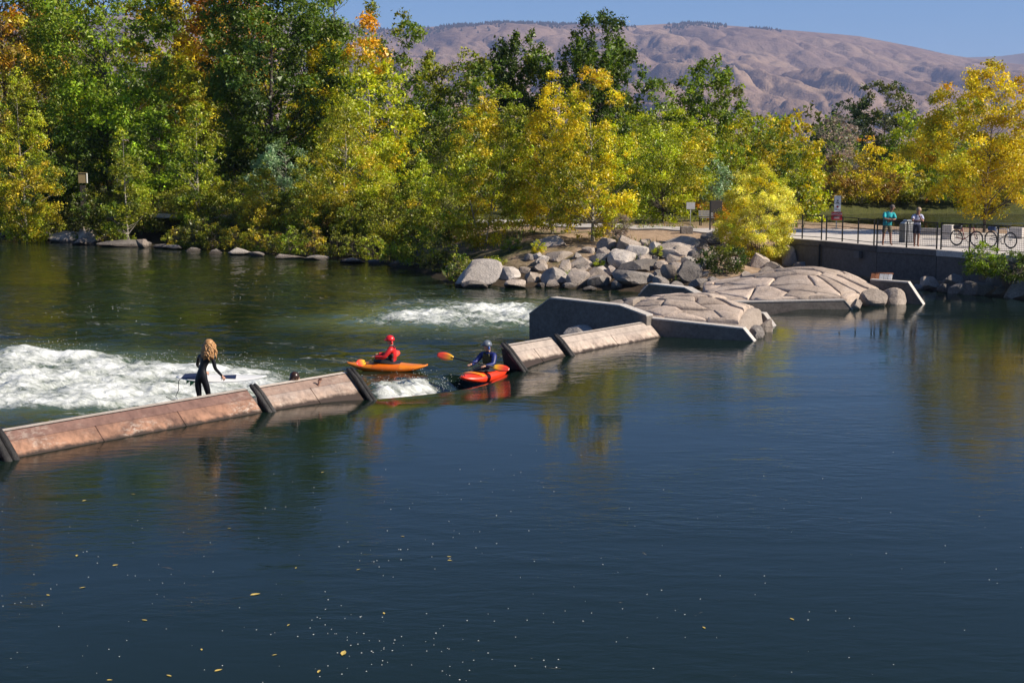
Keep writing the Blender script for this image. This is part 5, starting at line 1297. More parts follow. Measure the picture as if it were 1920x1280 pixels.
# --- swimmer holding on to the crest
tS = t_at(575); sw = XY(tS - .05, -.98)
d_ = sw[1]; hx = W(553, 700, d_)[0]
loc = (hx, d_, -.93)
J = dict(pelvis=(0, .06, .52), belly=(0, .06, .70), chest=(0.0, .05, .95), neck=(.0, .02, 1.14), head=(.0, 0, 1.42), crown=(.0, 0.0, 1.50),
         shoL=(-.17, .03, 1.06), elbL=(-.28, -.1, .98), wriL=(-.24, -.24, 1.16), palL=(-.22, -.27, 1.20), shoR=(.18, .03, 1.08), elbR=(.34, .16, 1.02), wriR=(.50, .16, 1.21), palR=(.54, .14, 1.335),
         hipL=(-.09, .06, .45), kneL=(-.1, .2, .16), ankL=(-.1, .35, -.1), toeL=(-.1, .5, -.15), hipR=(.09, .06, .45), kneR=(.1, .18, .14), ankR=(.1, .3, -.12), toeR=(.1, .45, -.2))
J['neck'] = (0, .02, 1.24)
root, bme, fb, ft, pos = figure('person', 'dark haired swimmer peeking over the weir panel left of the gap', loc, 0, J, face=(.75, .35, -.1), mats=lambda b, t: 'skin' if b[1] in ('wriL', 'wriR') or b[0] in ('head', 'finger', 'neck') or b[1] in ('palL', 'palR') else 'wetsuit', curl=(0, -.6, -.6))
mb = MB(); mb.ell(pos['head'] + np.array([-.012, -.012, .03]), (.113, .113, .118), None, 14, 10); mb.ell(pos['head'] + np.array([-.05, -.05, -.05]), (.085, .085, .095), None, 12, 8); mb.build('hair', M['hair_dark'], root)

# --- kayaks
def kayak(name, label, loc, rz, mat, deck, L=2.1, wd=.64, roll=0.0, pitch=0.0, stripe=None):
    root = empty(name, loc, rz); root.rotation_euler = (roll, pitch, rz); tag(root, label, 'kayak', 'kayaks by the weir gap')
    m_, nn = 34, 24; V = []; F = []
    def sec(s):
        hw_ = wd / 2 * max(.0, 1 - abs(s) ** 2.5) ** .8 + .045 * (1 - .3 * abs(s))
        bot = -.13 + .24 * abs(s) ** 2.3; top = .19 - .10 * abs(s) ** 1.3 + .10 * max(0, abs(s) - .5) ** 1.2
        return hw_, bot, max(top, bot + .05)
    for i in range(m_):
        s = -1 + 2 * i / (m_ - 1); hw_, bo, to = sec(s); mid = bo + (to - bo) * .52
        for k in range(nn):
            a = 2 * math.pi * k / nn; c, s_ = math.cos(a), math.sin(a); e = .62
            y_ = hw_ * math.copysign(abs(c) ** (.55 if s_ < 0 else .85), c); z_ = mid + (to - mid if s_ > 0 else mid - bo) * math.copysign(abs(s_) ** (.7 if s_ < 0 else 1.0), s_)
            V.append((s * L / 2, y_, z_))
    for i in range(m_ - 1):
        for k in range(nn): F.append((i * nn + k, i * nn + (k + 1) % nn, (i + 1) * nn + (k + 1) % nn, (i + 1) * nn + k))
    F += [tuple(range(nn))[::-1], tuple((m_ - 1) * nn + k for k in range(nn))]
    low = [f for f in F if np.mean([V[i][2] for i in f]) < .045]; up_ = [f for f in F if np.mean([V[i][2] for i in f]) >= .045]
    MB().add(V, F, True).build('hull', mat, root)
    V2 = [(x * 1.004, y_ * 1.008, z_ + .004) for x, y_, z_ in V]
    sel = [f for f in up_ if (np.mean([V[i][0] for i in f]) > .30 * L / 2 * 1.2 or np.mean([V[i][0] for i in f]) < -.36 * L / 2)]
    if deck: MB().add(V2, sel, True).build('deck_panel', deck, root)
    mb = MB(); pts = [(-.02 + .40 * math.cos(a), .245 * math.sin(a), .175 + .03 * math.cos(a)) for a in np.linspace(0, 2 * math.pi, 30)]
    mb.tube(pts, .018, 8, False); mb.build('cockpit_rim', M['black_rubber'], root)
    V = [(-.02 + .40 * f * math.cos(a), .245 * f * math.sin(a), .18 + .03 * f * math.cos(a) + .13 * (1 - f ** 1.3)) for f in (1, .8, .6, .42) for a in np.linspace(0, 2 * math.pi, 24, endpoint=False)]
    F = [(r_ * 24 + k, r_ * 24 + (k + 1) % 24, (r_ + 1) * 24 + (k + 1) % 24, (r_ + 1) * 24 + k) for r_ in range(3) for k in range(24)] + [tuple(72 + k for k in range(24))]
    MB().add(V, F, True).build('spray_deck', M['black_rubber'], root)
    for s in (-.93, .90):
        MB().tube([(s * L / 2 - .06, 0, sec(s)[2] + .0), (s * L / 2 - .03, 0, sec(s)[2] + .035), (s * L / 2 + .04, 0, sec(s)[2] + .035), (s * L / 2 + .07, 0, sec(s)[2])], .010, 6).build('grab_handle', M['black_rubber'], root)
    if stripe:
        for x0 in stripe:
            V = []; 
            for x_ in (x0, x0 + .13):
                for k in range(2, 11):
                    a = 2 * math.pi * k / nn * .98; s = min(.98, max(-.98, x_ / (L / 2))); hw_, bo, to = sec(s); mid = bo + (to - bo) * .52
                    V.append((x_ + .05 * k * .6, hw_ * math.copysign(abs(math.cos(a)) ** .85, math.cos(a)) * 1.01, mid + (to - mid) * math.sin(a) + .006))
            MB().add(V, [(k, k + 1, 10 + k, 9 + k) for k in range(8)], True).build('deck_graphic', M['orange_stripe'], root)
    return root
def paddle(label, A, B, na, nb):
    A = np.array(A, float); B = np.array(B, float); c = (A + B) / 2; L = np.linalg.norm(B - A); d = (B - A) / L
    root = empty('kayak_paddle', tuple(c)); tag(root, label, 'paddle', 'kayak paddles')
    MB().tube([-d * (L / 2 - .2), d * (L / 2 - .2)], .015, 8).build('shaft', M['black_rubber'], root)
    for s, n in ((-1, na), (1, nb)):
        n = np.array(n, float); dd = d * s; n = n - dd * (n @ dd); n /= np.linalg.norm(n); y_ = np.cross(n, dd)
        V = []; F = []; m_ = 12
        for side in (1, -1):
            for i in range(m_):
                f = i / (m_ - 1); wd_ = .105 * (math.sin(math.pi * min(1, .08 + f * .86)) ** .65)
                for j in (-1, -.4, .4, 1):
                    V.append((f * .44, wd_ * j, side * .007 + .03 * f * f))
        for side in (0, 1):
            for i in range(m_ - 1):
                for j in range(3):
                    b0 = side * m_ * 4; q = (b0 + i * 4 + j, b0 + (i + 1) * 4 + j, b0 + (i + 1) * 4 + j + 1, b0 + i * 4 + j + 1); F.append(q if side == 0 else q[::-1])
        h0 = m_ * 4
        for i in range(m_ - 1):
            for j in (0, 3): F.append((i * 4 + j, (i + 1) * 4 + j, h0 + (i + 1) * 4 + j, h0 + i * 4 + j))
        F.append((0, 1, 2, 3, h0 + 3, h0 + 2, h0 + 1, h0)); e = (m_ - 1) * 4; F.append((e, e + 1, e + 2, e + 3, h0 + e + 3, h0 + e + 2, h0 + e + 1, h0 + e))
        o = MB().add(V, F, True).build('blade', M['blade'], root)
        mt = Matrix(((dd[0], y_[0], n[0]), (dd[1], y_[1], n[1]), (dd[2], y_[2], n[2]))).to_4x4(); mt.translation = Vector(dd * (L / 2 - .26))
        o.matrix_local = mt
    return root
def kayaker(label, loc, rz, jacket, vest, helmet, lookf, roll=0, handz=.40, tw=0.0, wL=(.40, .22), wR=(.40, -.22)):
    J = dict(pelvis=(-.06, 0, .16), belly=(-.05, 0, .34), chest=(-.02, 0, .54), neck=(.0, 0, .71), head=(.03, 0, .835), crown=(.03, 0, .91),
             shoL=(-.02, .19, .62), elbL=(.16, .28, .40), wriL=(wL[0], wL[1], handz), palL=(wL[0] + .07, wL[1] - .01, handz + .005), shoR=(-.02, -.19, .62), elbR=(.16, -.28, .42), wriR=(wR[0], wR[1], handz + .02), palR=(wR[0] + .07, wR[1] + .01, handz + .025),
             hipL=(-.02, .10, .10), kneL=(.40, .14, .10), ankL=(.66, .08, .03), toeL=(.74, .07, .05), hipR=(-.02, -.10, .10), kneR=(.40, -.14, .10), ankR=(.66, -.08, .03), toeR=(.74, -.07, .05))
    root, bme, fb, ft, pos = figure('person', label, loc, rz, J, face=lookf, mats=lambda b, t: 'skin' if b[0] in ('head', 'finger', 'neck') or b[1] in ('palL', 'palR') else 'vest', curl=(0, 0, -1))
    root.rotation_euler = (roll, 0, rz)
    tors = lambda b: b in (('pelvis', 'belly'), ('belly', 'chest'), ('chest', 'neck'), ('chest', 'shoL'), ('chest', 'shoR'))
    arms = lambda b: b[0] in ('shoL', 'shoR', 'elbL', 'elbR')
    garment(root, bme, fb, ft, lambda b, t, c: arms(b) or (tors(b) and not (b == ('chest', 'neck') and t > .75)), .020, M[jacket], 'jacket')
    garment(root, bme, fb, ft, lambda b, t, c: c[0] > -.07 and (b == ('belly', 'chest') or (b == ('chest', 'neck') and t < .5) or (b == ('pelvis', 'belly') and t > .55) or (b in (('chest', 'shoL'), ('chest', 'shoR')) and t < .55)), .048, M[vest], 'life_vest')
    hd = pos['head']; mb = MB()
    V = []; F = []; nu, nv = 18, 8
    for j in range(nv + 1):
        ph = math.pi * .56 * j / nv
        for i in range(nu):
            th = 2 * math.pi * i / nu; V.append(hd + np.array([.008, 0, .03]) + np.array([.138 * math.sin(ph) * math.cos(th), .122 * math.sin(ph) * math.sin(th), .128 * math.cos(ph)]))
    for j in range(nv):
        for i in range(nu): F.append((j * nu + i, (j + 1) * nu + i, (j + 1) * nu + (i + 1) % nu, j * nu + (i + 1) % nu))
    hm = MB().add(V, F, True).build('helmet', M[helmet], root); sm = hm.modifiers.new('thick', 'SOLIDIFY'); sm.thickness = .012
    lf = np.array(lookf, float); lf /= np.linalg.norm(lf); sdv = np.array([-lf[1], lf[0], 0])
    for s in (-1, 1): MB().ell(hd + sdv * s * .112 - lf * .02 - np.array([0, 0, .045]), (.03, .03, .055), None, 10, 8).build('ear_guard', M['blue_strap' if helmet == 'grey_helmet' else helmet], root)
    V = [hd + lf * (.12 + dx) + sdv * y_ + np.array([0, 0, .045 - dx * .25 + z_]) for z_ in (0, .012) for dx, y_ in ((0, -.09), (.055, -.06), (.055, .06), (0, .09))]
    MB().add(V, [(0, 1, 2, 3), (7, 6, 5, 4), (0, 4, 5, 1), (1, 5, 6, 2), (2, 6, 7, 3)]).build('helmet_peak', M[helmet], root)
    return root, pos
k1 = P(726, 695, ZD); k1[2] = ZD + .07; h1 = math.pi - .10
kayak('kayak', 'orange kayak with yellow bow floating below the weir gap', tuple(k1), h1, M['orange_boat'], M['yellow_boat'], L=2.28, pitch=R(-1))  # yellow deck ends carry the sun's highlight on the bow as colour
kayaker('kayaker in red jacket and red helmet sitting in the orange kayak', tuple(k1 + np.array([.12, 0, -.06])), h1, 'red_jacket', 'vest', 'red_helmet', (.9, .42, -.05))
def loc2w(o, rz, p): return np.array(o) + rotz(rz) @ np.array(p, float)
paddle('orange and yellow paddle held by the kayaker in red', loc2w(k1, h1, (.62, .74, .24)), loc2w(k1, h1, (-.08, -.86, .30)), (0.2, -1, .35), (.2, -1, .3))
k2 = np.array([*XY(t_at(905) + .35, -.45), -.33]); k2[:2] = P(908, 713, -.36)[:2]; k2[2] = -.24
h2 = math.atan2(-U[1], -U[0]) + .05
kayak('kayak', 'red kayak surfing in the gap beside the black seal', tuple(k2), h2, M['red_boat'], None, L=2.02, wd=.58, roll=R(-5), pitch=R(2), stripe=(-.55, .25))
kayaker('kayaker in blue jacket and grey helmet sitting in the red kayak', tuple(k2 + np.array([.10, .08, -.06])), h2, 'blue_jacket', 'vest_olive', 'grey_helmet', (.75, -.66, -.02), handz=.36, wL=(.36, .18), wR=(.42, -.24))
paddle('red and orange paddle held by the kayaker in blue', loc2w(k2, h2, (.60, -.86, .52)), loc2w(k2, h2, (.10, .66, .26)), (.1, -1, .2), (.2, -.8, .6))

# --- the couple at the railing
PM = P(1664, 461.5, PZ); PM[:2] += (PM[:2] / np.linalg.norm(PM[:2])) * .45
J = dict(pelvis=(-.03, .04, .93), belly=(-.02, .03, 1.10), chest=(.02, .0, 1.32), neck=(.10, -.05, 1.50), head=(.14, -.08, 1.63), crown=(.145, -.08, 1.71),
         shoL=(-.17, .0, 1.41), elbL=(-.24, -.16, 1.17), wriL=(-.02, -.24, 1.14), palL=(.05, -.23, 1.15), shoR=(.23, .0, 1.37), elbR=(.25, -.17, 1.14), wriR=(.03, -.22, 1.12), palR=(-.03, -.22, 1.13),
         hipL=(-.13, .04, .86), kneL=(-.17, .03, .48), ankL=(-.20, .06, .08), toeL=(-.24, -.10, .04), hipR=(.08, .04, .86), kneR=(.13, .03, .48), ankR=(.16, .06, .08), toeR=(.17, -.10, .04))
root, bme, fb, ft, pos = figure('person', 'man in teal shirt and khaki shorts leaning on the plaza railing', tuple(PM), .1, J, dict(belly=.145, pelvis=.15, chest=.15), face=(-.1, -1, -.05), mats=lambda b, t: 'skin_tan', curl=(0, -.3, -.5))
garment(root, bme, fb, ft, lambda b, t, c: b in (('belly', 'chest'), ('pelvis', 'belly'), ('chest', 'shoL'), ('chest', 'shoR')) or (b == ('chest', 'neck') and t < .6) or (b[0] in ('shoL', 'shoR') and t < .85) or (b[0] == 'pelvis' and c[2] > .88), .028, M['teal_shirt'], 'shirt')
garment(root, bme, fb, ft, lambda b, t, c: c[2] < .95 and (b in (('pelvis', 'hipL'), ('pelvis', 'hipR'), ('pelvis', 'belly')) or (b in (('hipL', 'kneL'), ('hipR', 'kneR')) and t < .8)), .024, M['khaki'], 'shorts')
MB().ell(pos['head'] + np.array([0, .02, .04]), (.108, .108, .10), None, 12, 8).build('hair', M['hair_grey'], root)
PW_ = P(1718, 464, PZ); PW_[:2] += (PW_[:2] / np.linalg.norm(PW_[:2])) * .45
J = dict(pelvis=(0, .03, .90), belly=(0, .02, 1.06), chest=(.0, -.01, 1.26), neck=(.02, -.05, 1.43), head=(.03, -.09, 1.55), crown=(.03, -.09, 1.63),
         shoL=(-.17, -.01, 1.33), elbL=(-.22, -.14, 1.10), wriL=(-.05, -.26, 1.12), palL=(.02, -.27, 1.14), shoR=(.18, -.01, 1.33), elbR=(.22, -.14, 1.08), wriR=(.10, -.28, 1.22), palR=(.06, -.28, 1.29),
         hipL=(-.08, .03, .83), kneL=(-.08, .02, .46), ankL=(-.08, .05, .08), toeL=(-.10, -.10, .04), hipR=(.08, .03, .83), kneR=(.07, .0, .46), ankR=(.06, .04, .08), toeR=(.07, -.11, .04))
root, bme, fb, ft, pos = figure('person', 'person in pale shirt and navy shorts leaning on the railing beside the teal shirt', tuple(PW_), -.1, J, dict(belly=.125, chest=.13), face=(-.35, -1, -.15), mats=lambda b, t: 'skin_tan', curl=(0, -.3, -.5))
garment(root, bme, fb, ft, lambda b, t, c: b in (('belly', 'chest'), ('pelvis', 'belly'), ('chest', 'shoL'), ('chest', 'shoR')) or (b == ('chest', 'neck') and t < .6) or (b[0] in ('shoL', 'shoR') and t < .6), .022, M['lav_shirt'], 'shirt')
garment(root, bme, fb, ft, lambda b, t, c: c[2] < .96 and (b in (('pelvis', 'hipL'), ('pelvis', 'hipR'), ('pelvis', 'belly')) or (b in (('hipL', 'kneL'), ('hipR', 'kneR')) and t < .72)), .026, M['navy'], 'shorts')
MB().ell(pos['head'] + np.array([.01, .025, .035]), (.112, .112, .108), None, 12, 8).build('hair', M['hair_sandy'], root)

# ------------------------------------------------------------------ bicycles
M['tyre'] = simple('bicycle_tyre', (.012, .012, .012), .8); M['alloy'] = simple('alloy', (.28, .28, .29), .35, .7); M['bike_red'] = simple('dark_red_frame', (.22, .018, .03), .35); M['bike_grey'] = simple('grey_white_frame', (.45, .47, .50), .35); M['bag'] = simple('black_bag', (.015, .016, .02), .8); M['bluebag'] = simple('blue_bag', (.02, .05, .14), .7)
def bicycle(label, loc, rz, frame, bagm, lean=.0):
    root = empty('bicycle', loc, rz); root.rotation_euler = (lean, 0, rz); tag(root, label, 'bicycle', 'bicycles parked on the plaza')
    r, b2 = .345, .53
    for x in (-b2, b2):
        wh = MB().torus((x, 0, r), (0, 1, 0), r - .022, .024, 36, 8).build('tyre', M['tyre'], root); 
        MB().torus((x, 0, r), (0, 1, 0), r - .055, .012, 32, 6).build('rim', M['alloy'], wh)
        mb = MB()
        for k in range(18):
            a = 2 * math.pi * k / 18; mb.tube([(x, .02 * (-1) ** k, r), (x + (r - .06) * math.cos(a), 0, r + (r - .06) * math.sin(a))], .0022, 4, False)
        o = mb.build('spokes', M['alloy'], wh); o['kind'] = 'stuff'
        MB().tube([(x, -.05, r), (x, .05, r)], .025, 8).build('hub', M['alloy'], wh)
    bb = (-.10, 0, .30); st = (-.24, 0, .80); hd0 = (.36, 0, .83); hd1 = (.40, 0, .66)
    mb = MB()
    for a, b_, q in ((bb, st, .019), (st, (.355, 0, .80), .018), (bb, hd1, .021), (hd0, hd1, .022)): mb.tube([a, b_], q, 8)
    for s in (-1, 1):
        mb.tube([(bb[0], .03 * s, bb[2]), (-b2, .06 * s, r)], .012, 6); mb.tube([(-.23, .02 * s, .74), (-b2, .06 * s, r)], .010, 6)
    mb.build('frame', frame, root)
    mb = MB()
    for s in (-1, 1): mb.tube([hd1, (.42, .055 * s, .62), (b2, .06 * s, r)], .015, 8)
    mb.build('fork', frame, root)
    MB().tube([st, (-.265, 0, .90)], .014, 8).build('seat_post', M['alloy'], root)
    MB().ell((-.28, 0, .93), (.14, .065, .035), None, 12, 8).build('saddle', M['bag'], root)
    MB().tube([hd0, (.34, 0, .93), (.42, 0, .96)], .014, 8).build('stem', M['alloy'], root)
    MB().tube([(.30, -.30, .98), (.38, -.2, .97), (.42, 0, .96), (.38, .2, .97), (.30, .30, .98)], .013, 8).build('handlebar', M['tyre'], root)
    cr = MB().torus((-.10, .05, .30), (0, 1, 0), .085, .010, 20, 6).build('chainring', M['alloy'], root)
    MB().tube([(-.10, .07, .30), (0.0, .08, .17)], .010, 6).build('crank', M['tyre'], cr); MB().box((.0, .13, .165), (.045, .045, .012)).build('pedal', M['tyre'], cr)
    MB().tube([(-.10, -.07, .30), (-.2, -.08, .43)], .010, 6).build('crank', M['tyre'], cr); MB().box((-.2, -.13, .435), (.045, .045, .012)).build('pedal', M['tyre'], cr)
    MB().tube([(-.12, -.05, .28), (-.2, -.2, .01)], .009, 6).build('kickstand', M['alloy'], root)
    MB().box((-.47, 0, .80), (.17, .09, .08)).build('rear_bag', bagm, root, .03)
    MB().tube([(-.28, 0, .72), (-.66, 0, .71)], .010, 6).build('rack', M['tyre'], root)
    return root
for (px, py, rz, fr, bg_, lab) in [(1812, 462.5, -.98, 'bike_red', 'bag', 'dark red bicycle with rear bag, left one behind the mesh railing'), (1876, 465.5, -1.05, 'bike_grey', 'bluebag', 'pale grey bicycle with blue bag, right one behind the mesh railing')]:
    g = P(px, py, PZ); g[:2] += g[:2] / np.linalg.norm(g[:2]) * .3; bicycle(lab, tuple(g), rz, M[fr], M[bg_], .05)

# ------------------------------------------------------------------ plaza furniture and signs
M['sign_white'] = simple('sign_white', (.68, .68, .66), .5, var=.05); M['sign_red'] = simple('sign_red', (.42, .012, .018), .5, var=.08); M['sign_ink'] = simple('sign_ink', (.12, .12, .13), .6)
M['post'] = simple('galvanised_post', (.30, .30, .29), .5, .4); M['bin'] = simple('grey_bin_slats', (.17, .165, .16), .7); M['lime'] = stone('pale_block', [(.30, .28, .26), (.40, .37, .34), (.5, .46, .42)], 2, .3)
def text_mesh(txt, size):
    cu = bpy.data.curves.new('t', 'FONT'); cu.body = txt; cu.size = size; cu.align_x = 'CENTER'; cu.align_y = 'CENTER'; cu.extrude = .003
    o = bpy.data.objects.new('t', cu); COL.objects.link(o); dg = bpy.context.evaluated_depsgraph_get(); dg.update()
    me = bpy.data.meshes.new_from_object(o.evaluated_get(dg)); bpy.data.objects.remove(o); return me
sg = P(1568, 430, PZ); ks = sg[1] / FPX
so = empty('warning_sign', tuple(sg), -.12); tag(so, 'tall white sign with a red warning plate on one post by the railing', 'sign')
MB().box((0, .05, .82), (.03, .02, .82)).build('post', M['post'], so)
zt = W(1568, 367, sg[1])[2] - PZ; zb = W(1568, 397, sg[1])[2] - PZ; zr0 = W(1568, 413, sg[1])[2] - PZ
MB().box((.03, 0, (zt + zb) / 2), (.17, .012, (zt - zb) / 2)).build('white_plate', M['sign_white'], so)
MB().box((0, -.012, (zb + zr0) / 2), (.28, .012, (zb - zr0) / 2 - .01)).build('red_plate', M['sign_red'], so)
o = link('lettering', text_mesh('DANGER', .135), M['sign_white'], so); o.rotation_euler = (math.pi / 2, 0, 0); o.location = (0, -.03, zb - .12)
for i, w_ in enumerate((.2, .13, .17)): MB().box((0, -.027, zb - .245 - .05 * i), (w_ * .9, .003, .011)).build('small_print', M['sign_white'], so)
MB().ell((.03, -.016, zt - .26), (.045, .006, .045)).build('pictogram', M['sign_ink'], so); MB().box((.03, -.016, zt - .36), (.07, .005, .035)).build('pictogram', M['sign_ink'], so)
MB().box((.03, -.016, (zt + zb) / 2), (.16, .004, .008)).build('divider', M['sign_ink'], so); MB().box((.03, -.016, zb + .26), (.05, .005, .05), roty(.78)).build('pictogram', M['sign_red'], so); MB().box((.03, -.016, zb + .12), (.09, .004, .02)).build('small_print', M['sign_ink'], so)
# small plate on a thin post, notice board, bench, block
g = ground_hit(1294, 431); g[2] -= .02; o = empty('small_sign', tuple(g), .1); tag(o, 'small grey sign plate on a thin post by the path', 'sign')
h_ = W(1294, 379, g[1])[2] - g[2]; MB().tube([(0, .03, 0), (.02, .03, h_ - .05)], .022, 8).build('post', M['post'], o); MB().box((.01, 0, h_ - .2), (.24, .012, .19)).build('plate', M['grey_paint'], o, .006)
g = ground_hit(1331, 434); o = empty('notice_board', tuple(g), .15); tag(o, 'dark notice board on a green post left of the yellow bush', 'notice board')
h_ = W(1339, 376, g[1])[2] - g[2]; MB().box((0, 0, h_ / 2), (.035, .035, h_ / 2)).build('post', M['steel'], o); MB().box((.32, .02, h_ - .32), (.33, .03, .32)).build('board', M['brown_board'], o, .01)
g = P(1325, 423, 1.45); o = empty('bench', tuple(g), .1); tag(o, 'dark slatted park bench beside the path behind the notice board', 'bench')
for k in range(4): MB().box((0, -.18 + .11 * k, .45), (.42, .045, .018)).build('seat_slat', M['bin'], o)
for k in range(3): MB().box((0, .22 + .03 * k, .56 + .12 * k), (.42, .014, .048), rotx(-.2)).build('back_slat', M['bin'], o)
for s in (-1, 1):
    for y_ in (-.17, .2): MB().box((s * .36, y_, .215), (.025, .025, .215)).build('leg', M['steel'], o)
    MB().box((s * .36, .25, .62), (.022, .018, .22), rotx(-.2)).build('back_post', M['steel'], o)
g = ground_hit(1287, 437.5); o = MB().box((0, 0, .15), (.32, .22, .2)).build('stone_block', M['boulder_dark'], None, .03); o.location = tuple(g); tag(o, 'squared brown stone block lying below the small grey sign', 'block')
g = P(1701, 459.5, PZ); g[:2] += g[:2] / np.linalg.norm(g[:2]) * 2.0; o = empty('litter_bin', tuple(g), .2); tag(o, 'grey slatted litter bin with white lid pieces between the two people', 'bin')
MB().box((0, 0, .42), (.28, .28, .42)).build('bin_body', M['bin'], o, .02)
for k in range(7): MB().box((-.24 + .08 * k, -.29, .42), (.026, .012, .38)).build('slat', M['grey_paint'], o)
for s in (-1, 1):
    MB().add([(s * .28, -.2, .845), (s * .04, -.2, .845), (s * .10, -.2, 1.02), (s * .28, .2, .845), (s * .04, .2, .845), (s * .10, .2, 1.02)], [(0, 1, 2), (5, 4, 3), (0, 3, 4, 1), (1, 4, 5, 2), (2, 5, 3, 0)]).build('lid_piece', M['white_plastic'], o, .01)
for i, (px, py, hx_, hz, lab) in enumerate([(1777, 449, .22, .34, 'grey concrete planter block behind the mesh railing, left of the bicycles'), (1738, 440, .75, .16, 'low pale stone seat wall behind the person in the pale shirt'), (1905, 447, .3, .26, 'grey stone block behind the right bicycle')]):
    g = P(px, py, PZ); o = MB().box((0, 0, hz), (hx_, .25, hz)).build('concrete_block', M['lime'] if i == 1 else M['concrete_cap'], None, .03); o.location = tuple(g); o.rotation_euler = (0, 0, -.5); tag(o, lab, 'block')
# utility box and a pale sign wall in the shade at far left
g = ground_hit(155, 368); g = np.array([W(155, 340, 101)[0], 101, float(ground_h(W(155, 340, 101)[0], np.array(101.0)))])
M['cream'] = simple('shaded_cream_box', (.20, .15, .07), .7)  # cream darkened, so the deep tree shade is put into the colour
o = empty('utility_box', tuple(g), .2); tag(o, 'small cream utility box in deep shade under the left trees', 'box')
hz = (W(155, 325, 101)[2] - g[2]) / 2; MB().box((0, 0, hz - .42), (.2, .17, hz - .42)).build('pedestal', M['brown_board'], o, .02); MB().box((0, 0, 2 * hz - .34), (.28, .2, .34)).build('cabinet', M['cream'], o, .02); MB().box((.305, -.02, 2 * hz - .34), (.022, .22, .34)).build('side_panel', M['white_plastic'], o, .01); MB().box((0, 0, 2 * hz + .02), (.3, .26, .025)).build('lid', M['cream'], o, .008)

# ------------------------------------------------------------------ floating leaves, specks, spray
r_ = np.random.default_rng(3); M['dead_leaf'] = simple('floating_yellow_leaf', (.55, .40, .10), .6, var=.3, scale=3); M['fleck'] = simple('foam_fleck', (.62, .62, .58), .8)
lm = MB().add([(-.075, 0, .004), (-.03, .028, .012), (.03, .026, .010), (.085, 0, .004), (.03, -.026, .006), (-.03, -.028, .006), (0, 0, .002)], [(0, 6, 1), (1, 6, 2), (2, 6, 3), (3, 6, 4), (4, 6, 5), (5, 6, 0)]).build('floating_leaf', M['dead_leaf'])
LP = [(478, 1114, 1.3), (644, 1224, 1.5), (144, 1041, .9), (155, 1101, .8), (216, 1059, .8), (271, 1162, .8), (250, 926, .7), (158, 938, .8), (598, 1258, .9), (409, 1256, .9), (317, 1266, .8), (430, 990, .6), (755, 1005, .6), (672, 1067, .6), (555, 1064, .6), (843, 1050, .7), (720, 1149, .7), (605, 885, .8), (541, 1171, .6), (378, 1217, .6), (205, 1274, .6), (842, 703 + 340, .6), (1320, 1176, .7), (1485, 1160, .8), (90, 1115, .7), (515, 1227, .6)]
for i, (px, py, sc) in enumerate(LP):
    o = lm if i == 0 else lm.copy()
    if i: COL.objects.link(o)
    o.location = tuple(P(px, py, .002)); o.rotation_euler = (0, 0, r_.uniform(0, 6.28)); o.scale = (sc * .68,) * 3
    tag(o, 'long pale yellow leaf floating left of centre on the near pool' if i == 0 else 'largest golden leaf floating near the bottom of the near pool' if i == 1 else 'small yellow leaf floating on the near pool', 'leaf', 'yellow leaves floating on the pool')
V = []; F = []
def fleck(p, s):
    b0 = len(V); V.extend([(p[0] - s, p[1], .004), (p[0], p[1] - s, .004), (p[0] + s, p[1], .004), (p[0], p[1] + s, .004), (p[0], p[1], .004 + s * .5)]); F.extend([(b0, b0 + 1, b0 + 4), (b0 + 1, b0 + 2, b0 + 4), (b0 + 2, b0 + 3, b0 + 4), (b0 + 3, b0, b0 + 4)])
cl_ = [(50, 1120, 50, 16, 26), (640, 1180, 50, 26, 50), (770, 1220, 90, 25, 60), (700, 1030, 40, 20, 25), (540, 955, 24, 6, 14), (1150, 1150, 160, 60, 40), (900, 1240, 120, 30, 40), (830, 960, 120, 60, 60), (180, 960, 150, 40, 25)]
for cx_, cy_, sx, sy, n in cl_:
    for k in range(n * 2 // 5):
        py = min(1330, max(880, r_.normal(cy_, sy))); fleck(P(r_.normal(cx_, sx), py, 0), r_.uniform(.004, .012))
for k in range(300):
    px, py = r_.uniform(0, 1920), 780 + 520 * r_.random() ** .8
    if py < 900 - .13 * px + 20: continue
    if px > 1100 and r_.random() < .6: continue
    fleck(P(px, py, 0), r_.uniform(.004, .010))
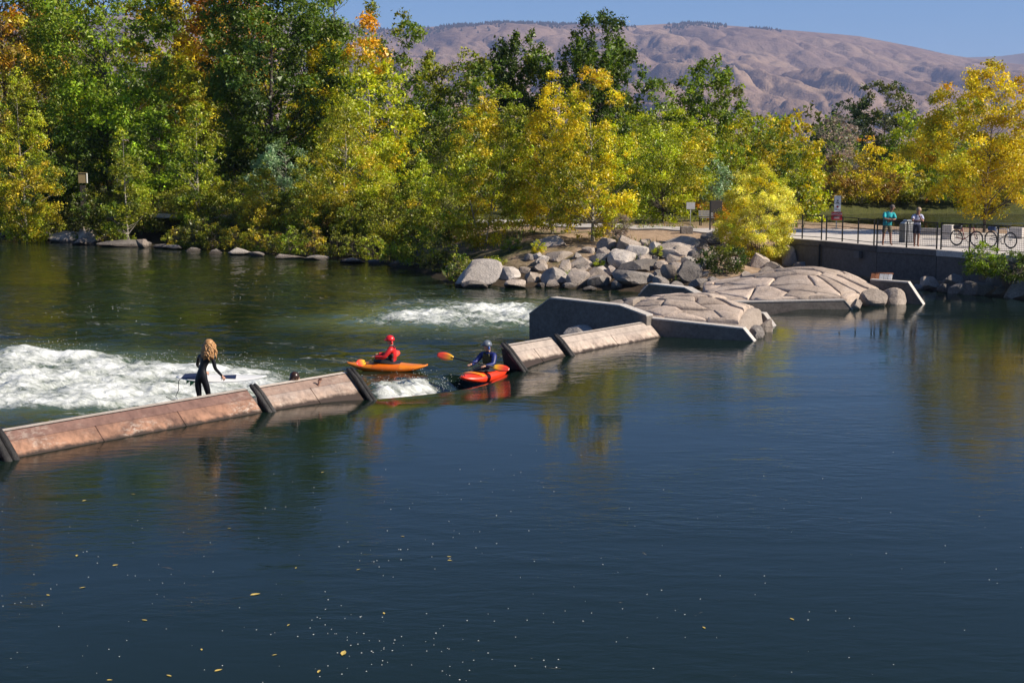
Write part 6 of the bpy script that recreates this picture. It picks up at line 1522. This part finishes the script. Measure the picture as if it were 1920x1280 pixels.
for cx_, cy_, sx, sy, n in [(230, 577, 60, 7, 60), (680, 535, 160, 16, 170), (450, 540, 120, 12, 80), (820, 555, 90, 10, 120), (480, 600, 160, 22, 60), (120, 590, 110, 20, 50), (60, 640, 70, 8, 40), (700, 590, 60, 10, 60)]:  # pale flecks added for the sparkle on the downstream water
    for k in range(n // 3):
        p = P(r_.normal(cx_, sx), r_.normal(cy_, sy), ZD)
        if TQ(p)[1] > -2.5 or shore_sd(p[0], p[1]) > -3: continue
        s_ = r_.uniform(.006, .014); b0 = len(V); zz = ZD + .01
        V.extend([(p[0] - s_ * 2.2, p[1], zz), (p[0], p[1] - s_, zz), (p[0] + s_ * 2.2, p[1], zz), (p[0], p[1] + s_, zz), (p[0], p[1], zz + s_ * .5)]); F.extend([(b0, b0 + 1, b0 + 4), (b0 + 1, b0 + 2, b0 + 4), (b0 + 2, b0 + 3, b0 + 4), (b0 + 3, b0, b0 + 4)])
o = link('foam_flecks', npmesh('foam_flecks', V, F), M['fleck']); tag(o, 'tiny foam and sparkle flecks drifting on the river surface', 'foam', kind='stuff')
V = []; F = []
def drop(p, s):
    b0 = len(V); V.extend([(p[0] - s, p[1], p[2]), (p[0], p[1] - s, p[2]), (p[0] + s, p[1], p[2]), (p[0], p[1] + s, p[2]), (p[0], p[1], p[2] + s * 1.2), (p[0], p[1], p[2] - s * 1.2)])
    for a in range(4): F.extend([(b0 + a, b0 + (a + 1) % 4, b0 + 4), (b0 + (a + 1) % 4, b0 + a, b0 + 5)])
for (pts, n, zmax) in [([(140, 668), (300, 684), (430, 692), (520, 704), (60, 664), (220, 700), (400, 715), (480, 712)], 900, .34), ([(720, 722), (780, 718), (830, 728)], 220, .26), ([(760, 600), (900, 600), (980, 595)], 200, .14)]:
    for k in range(n):
        c = pts[int(r_.integers(len(pts)))]; p = P(c[0] + r_.normal(0, 34 if n > 300 else 18), c[1] + r_.normal(0, 9 if n > 300 else 5), ZD)
        drop((p[0], p[1], ZD + .05 + zmax * r_.random() ** 2.2), r_.uniform(.004, .012))
o = link('spray_drops', npmesh('spray_drops', V, F), M['fleck']); tag(o, 'white water drops thrown up by the rapids', 'spray', kind='stuff')

# ------------------------------------------------------------------ the air between here and the hills
hz_m = bpy.data.materials.new('haze_air'); hz_m.use_nodes = True; nt = hz_m.node_tree; nt.nodes.clear()
out = nt.nodes.new('ShaderNodeOutputMaterial'); pv = nt.nodes.new('ShaderNodeVolumePrincipled')
pv.inputs['Color'].default_value = (.46, .58, 1.0, 1); pv.inputs['Density'].default_value = 5.0e-5; pv.inputs['Anisotropy'].default_value = .1
nt.links.new(pv.outputs[0], out.inputs['Volume'])
hz_m.cycles.homogeneous_volume = True
o = MB().box((0, 5500, 540), (14500, 9700, 560)).build('haze', hz_m); tag(o, kind='stuff')
o['label'] = 'thin blue autumn haze in front of the hills'; o['category'] = 'haze'
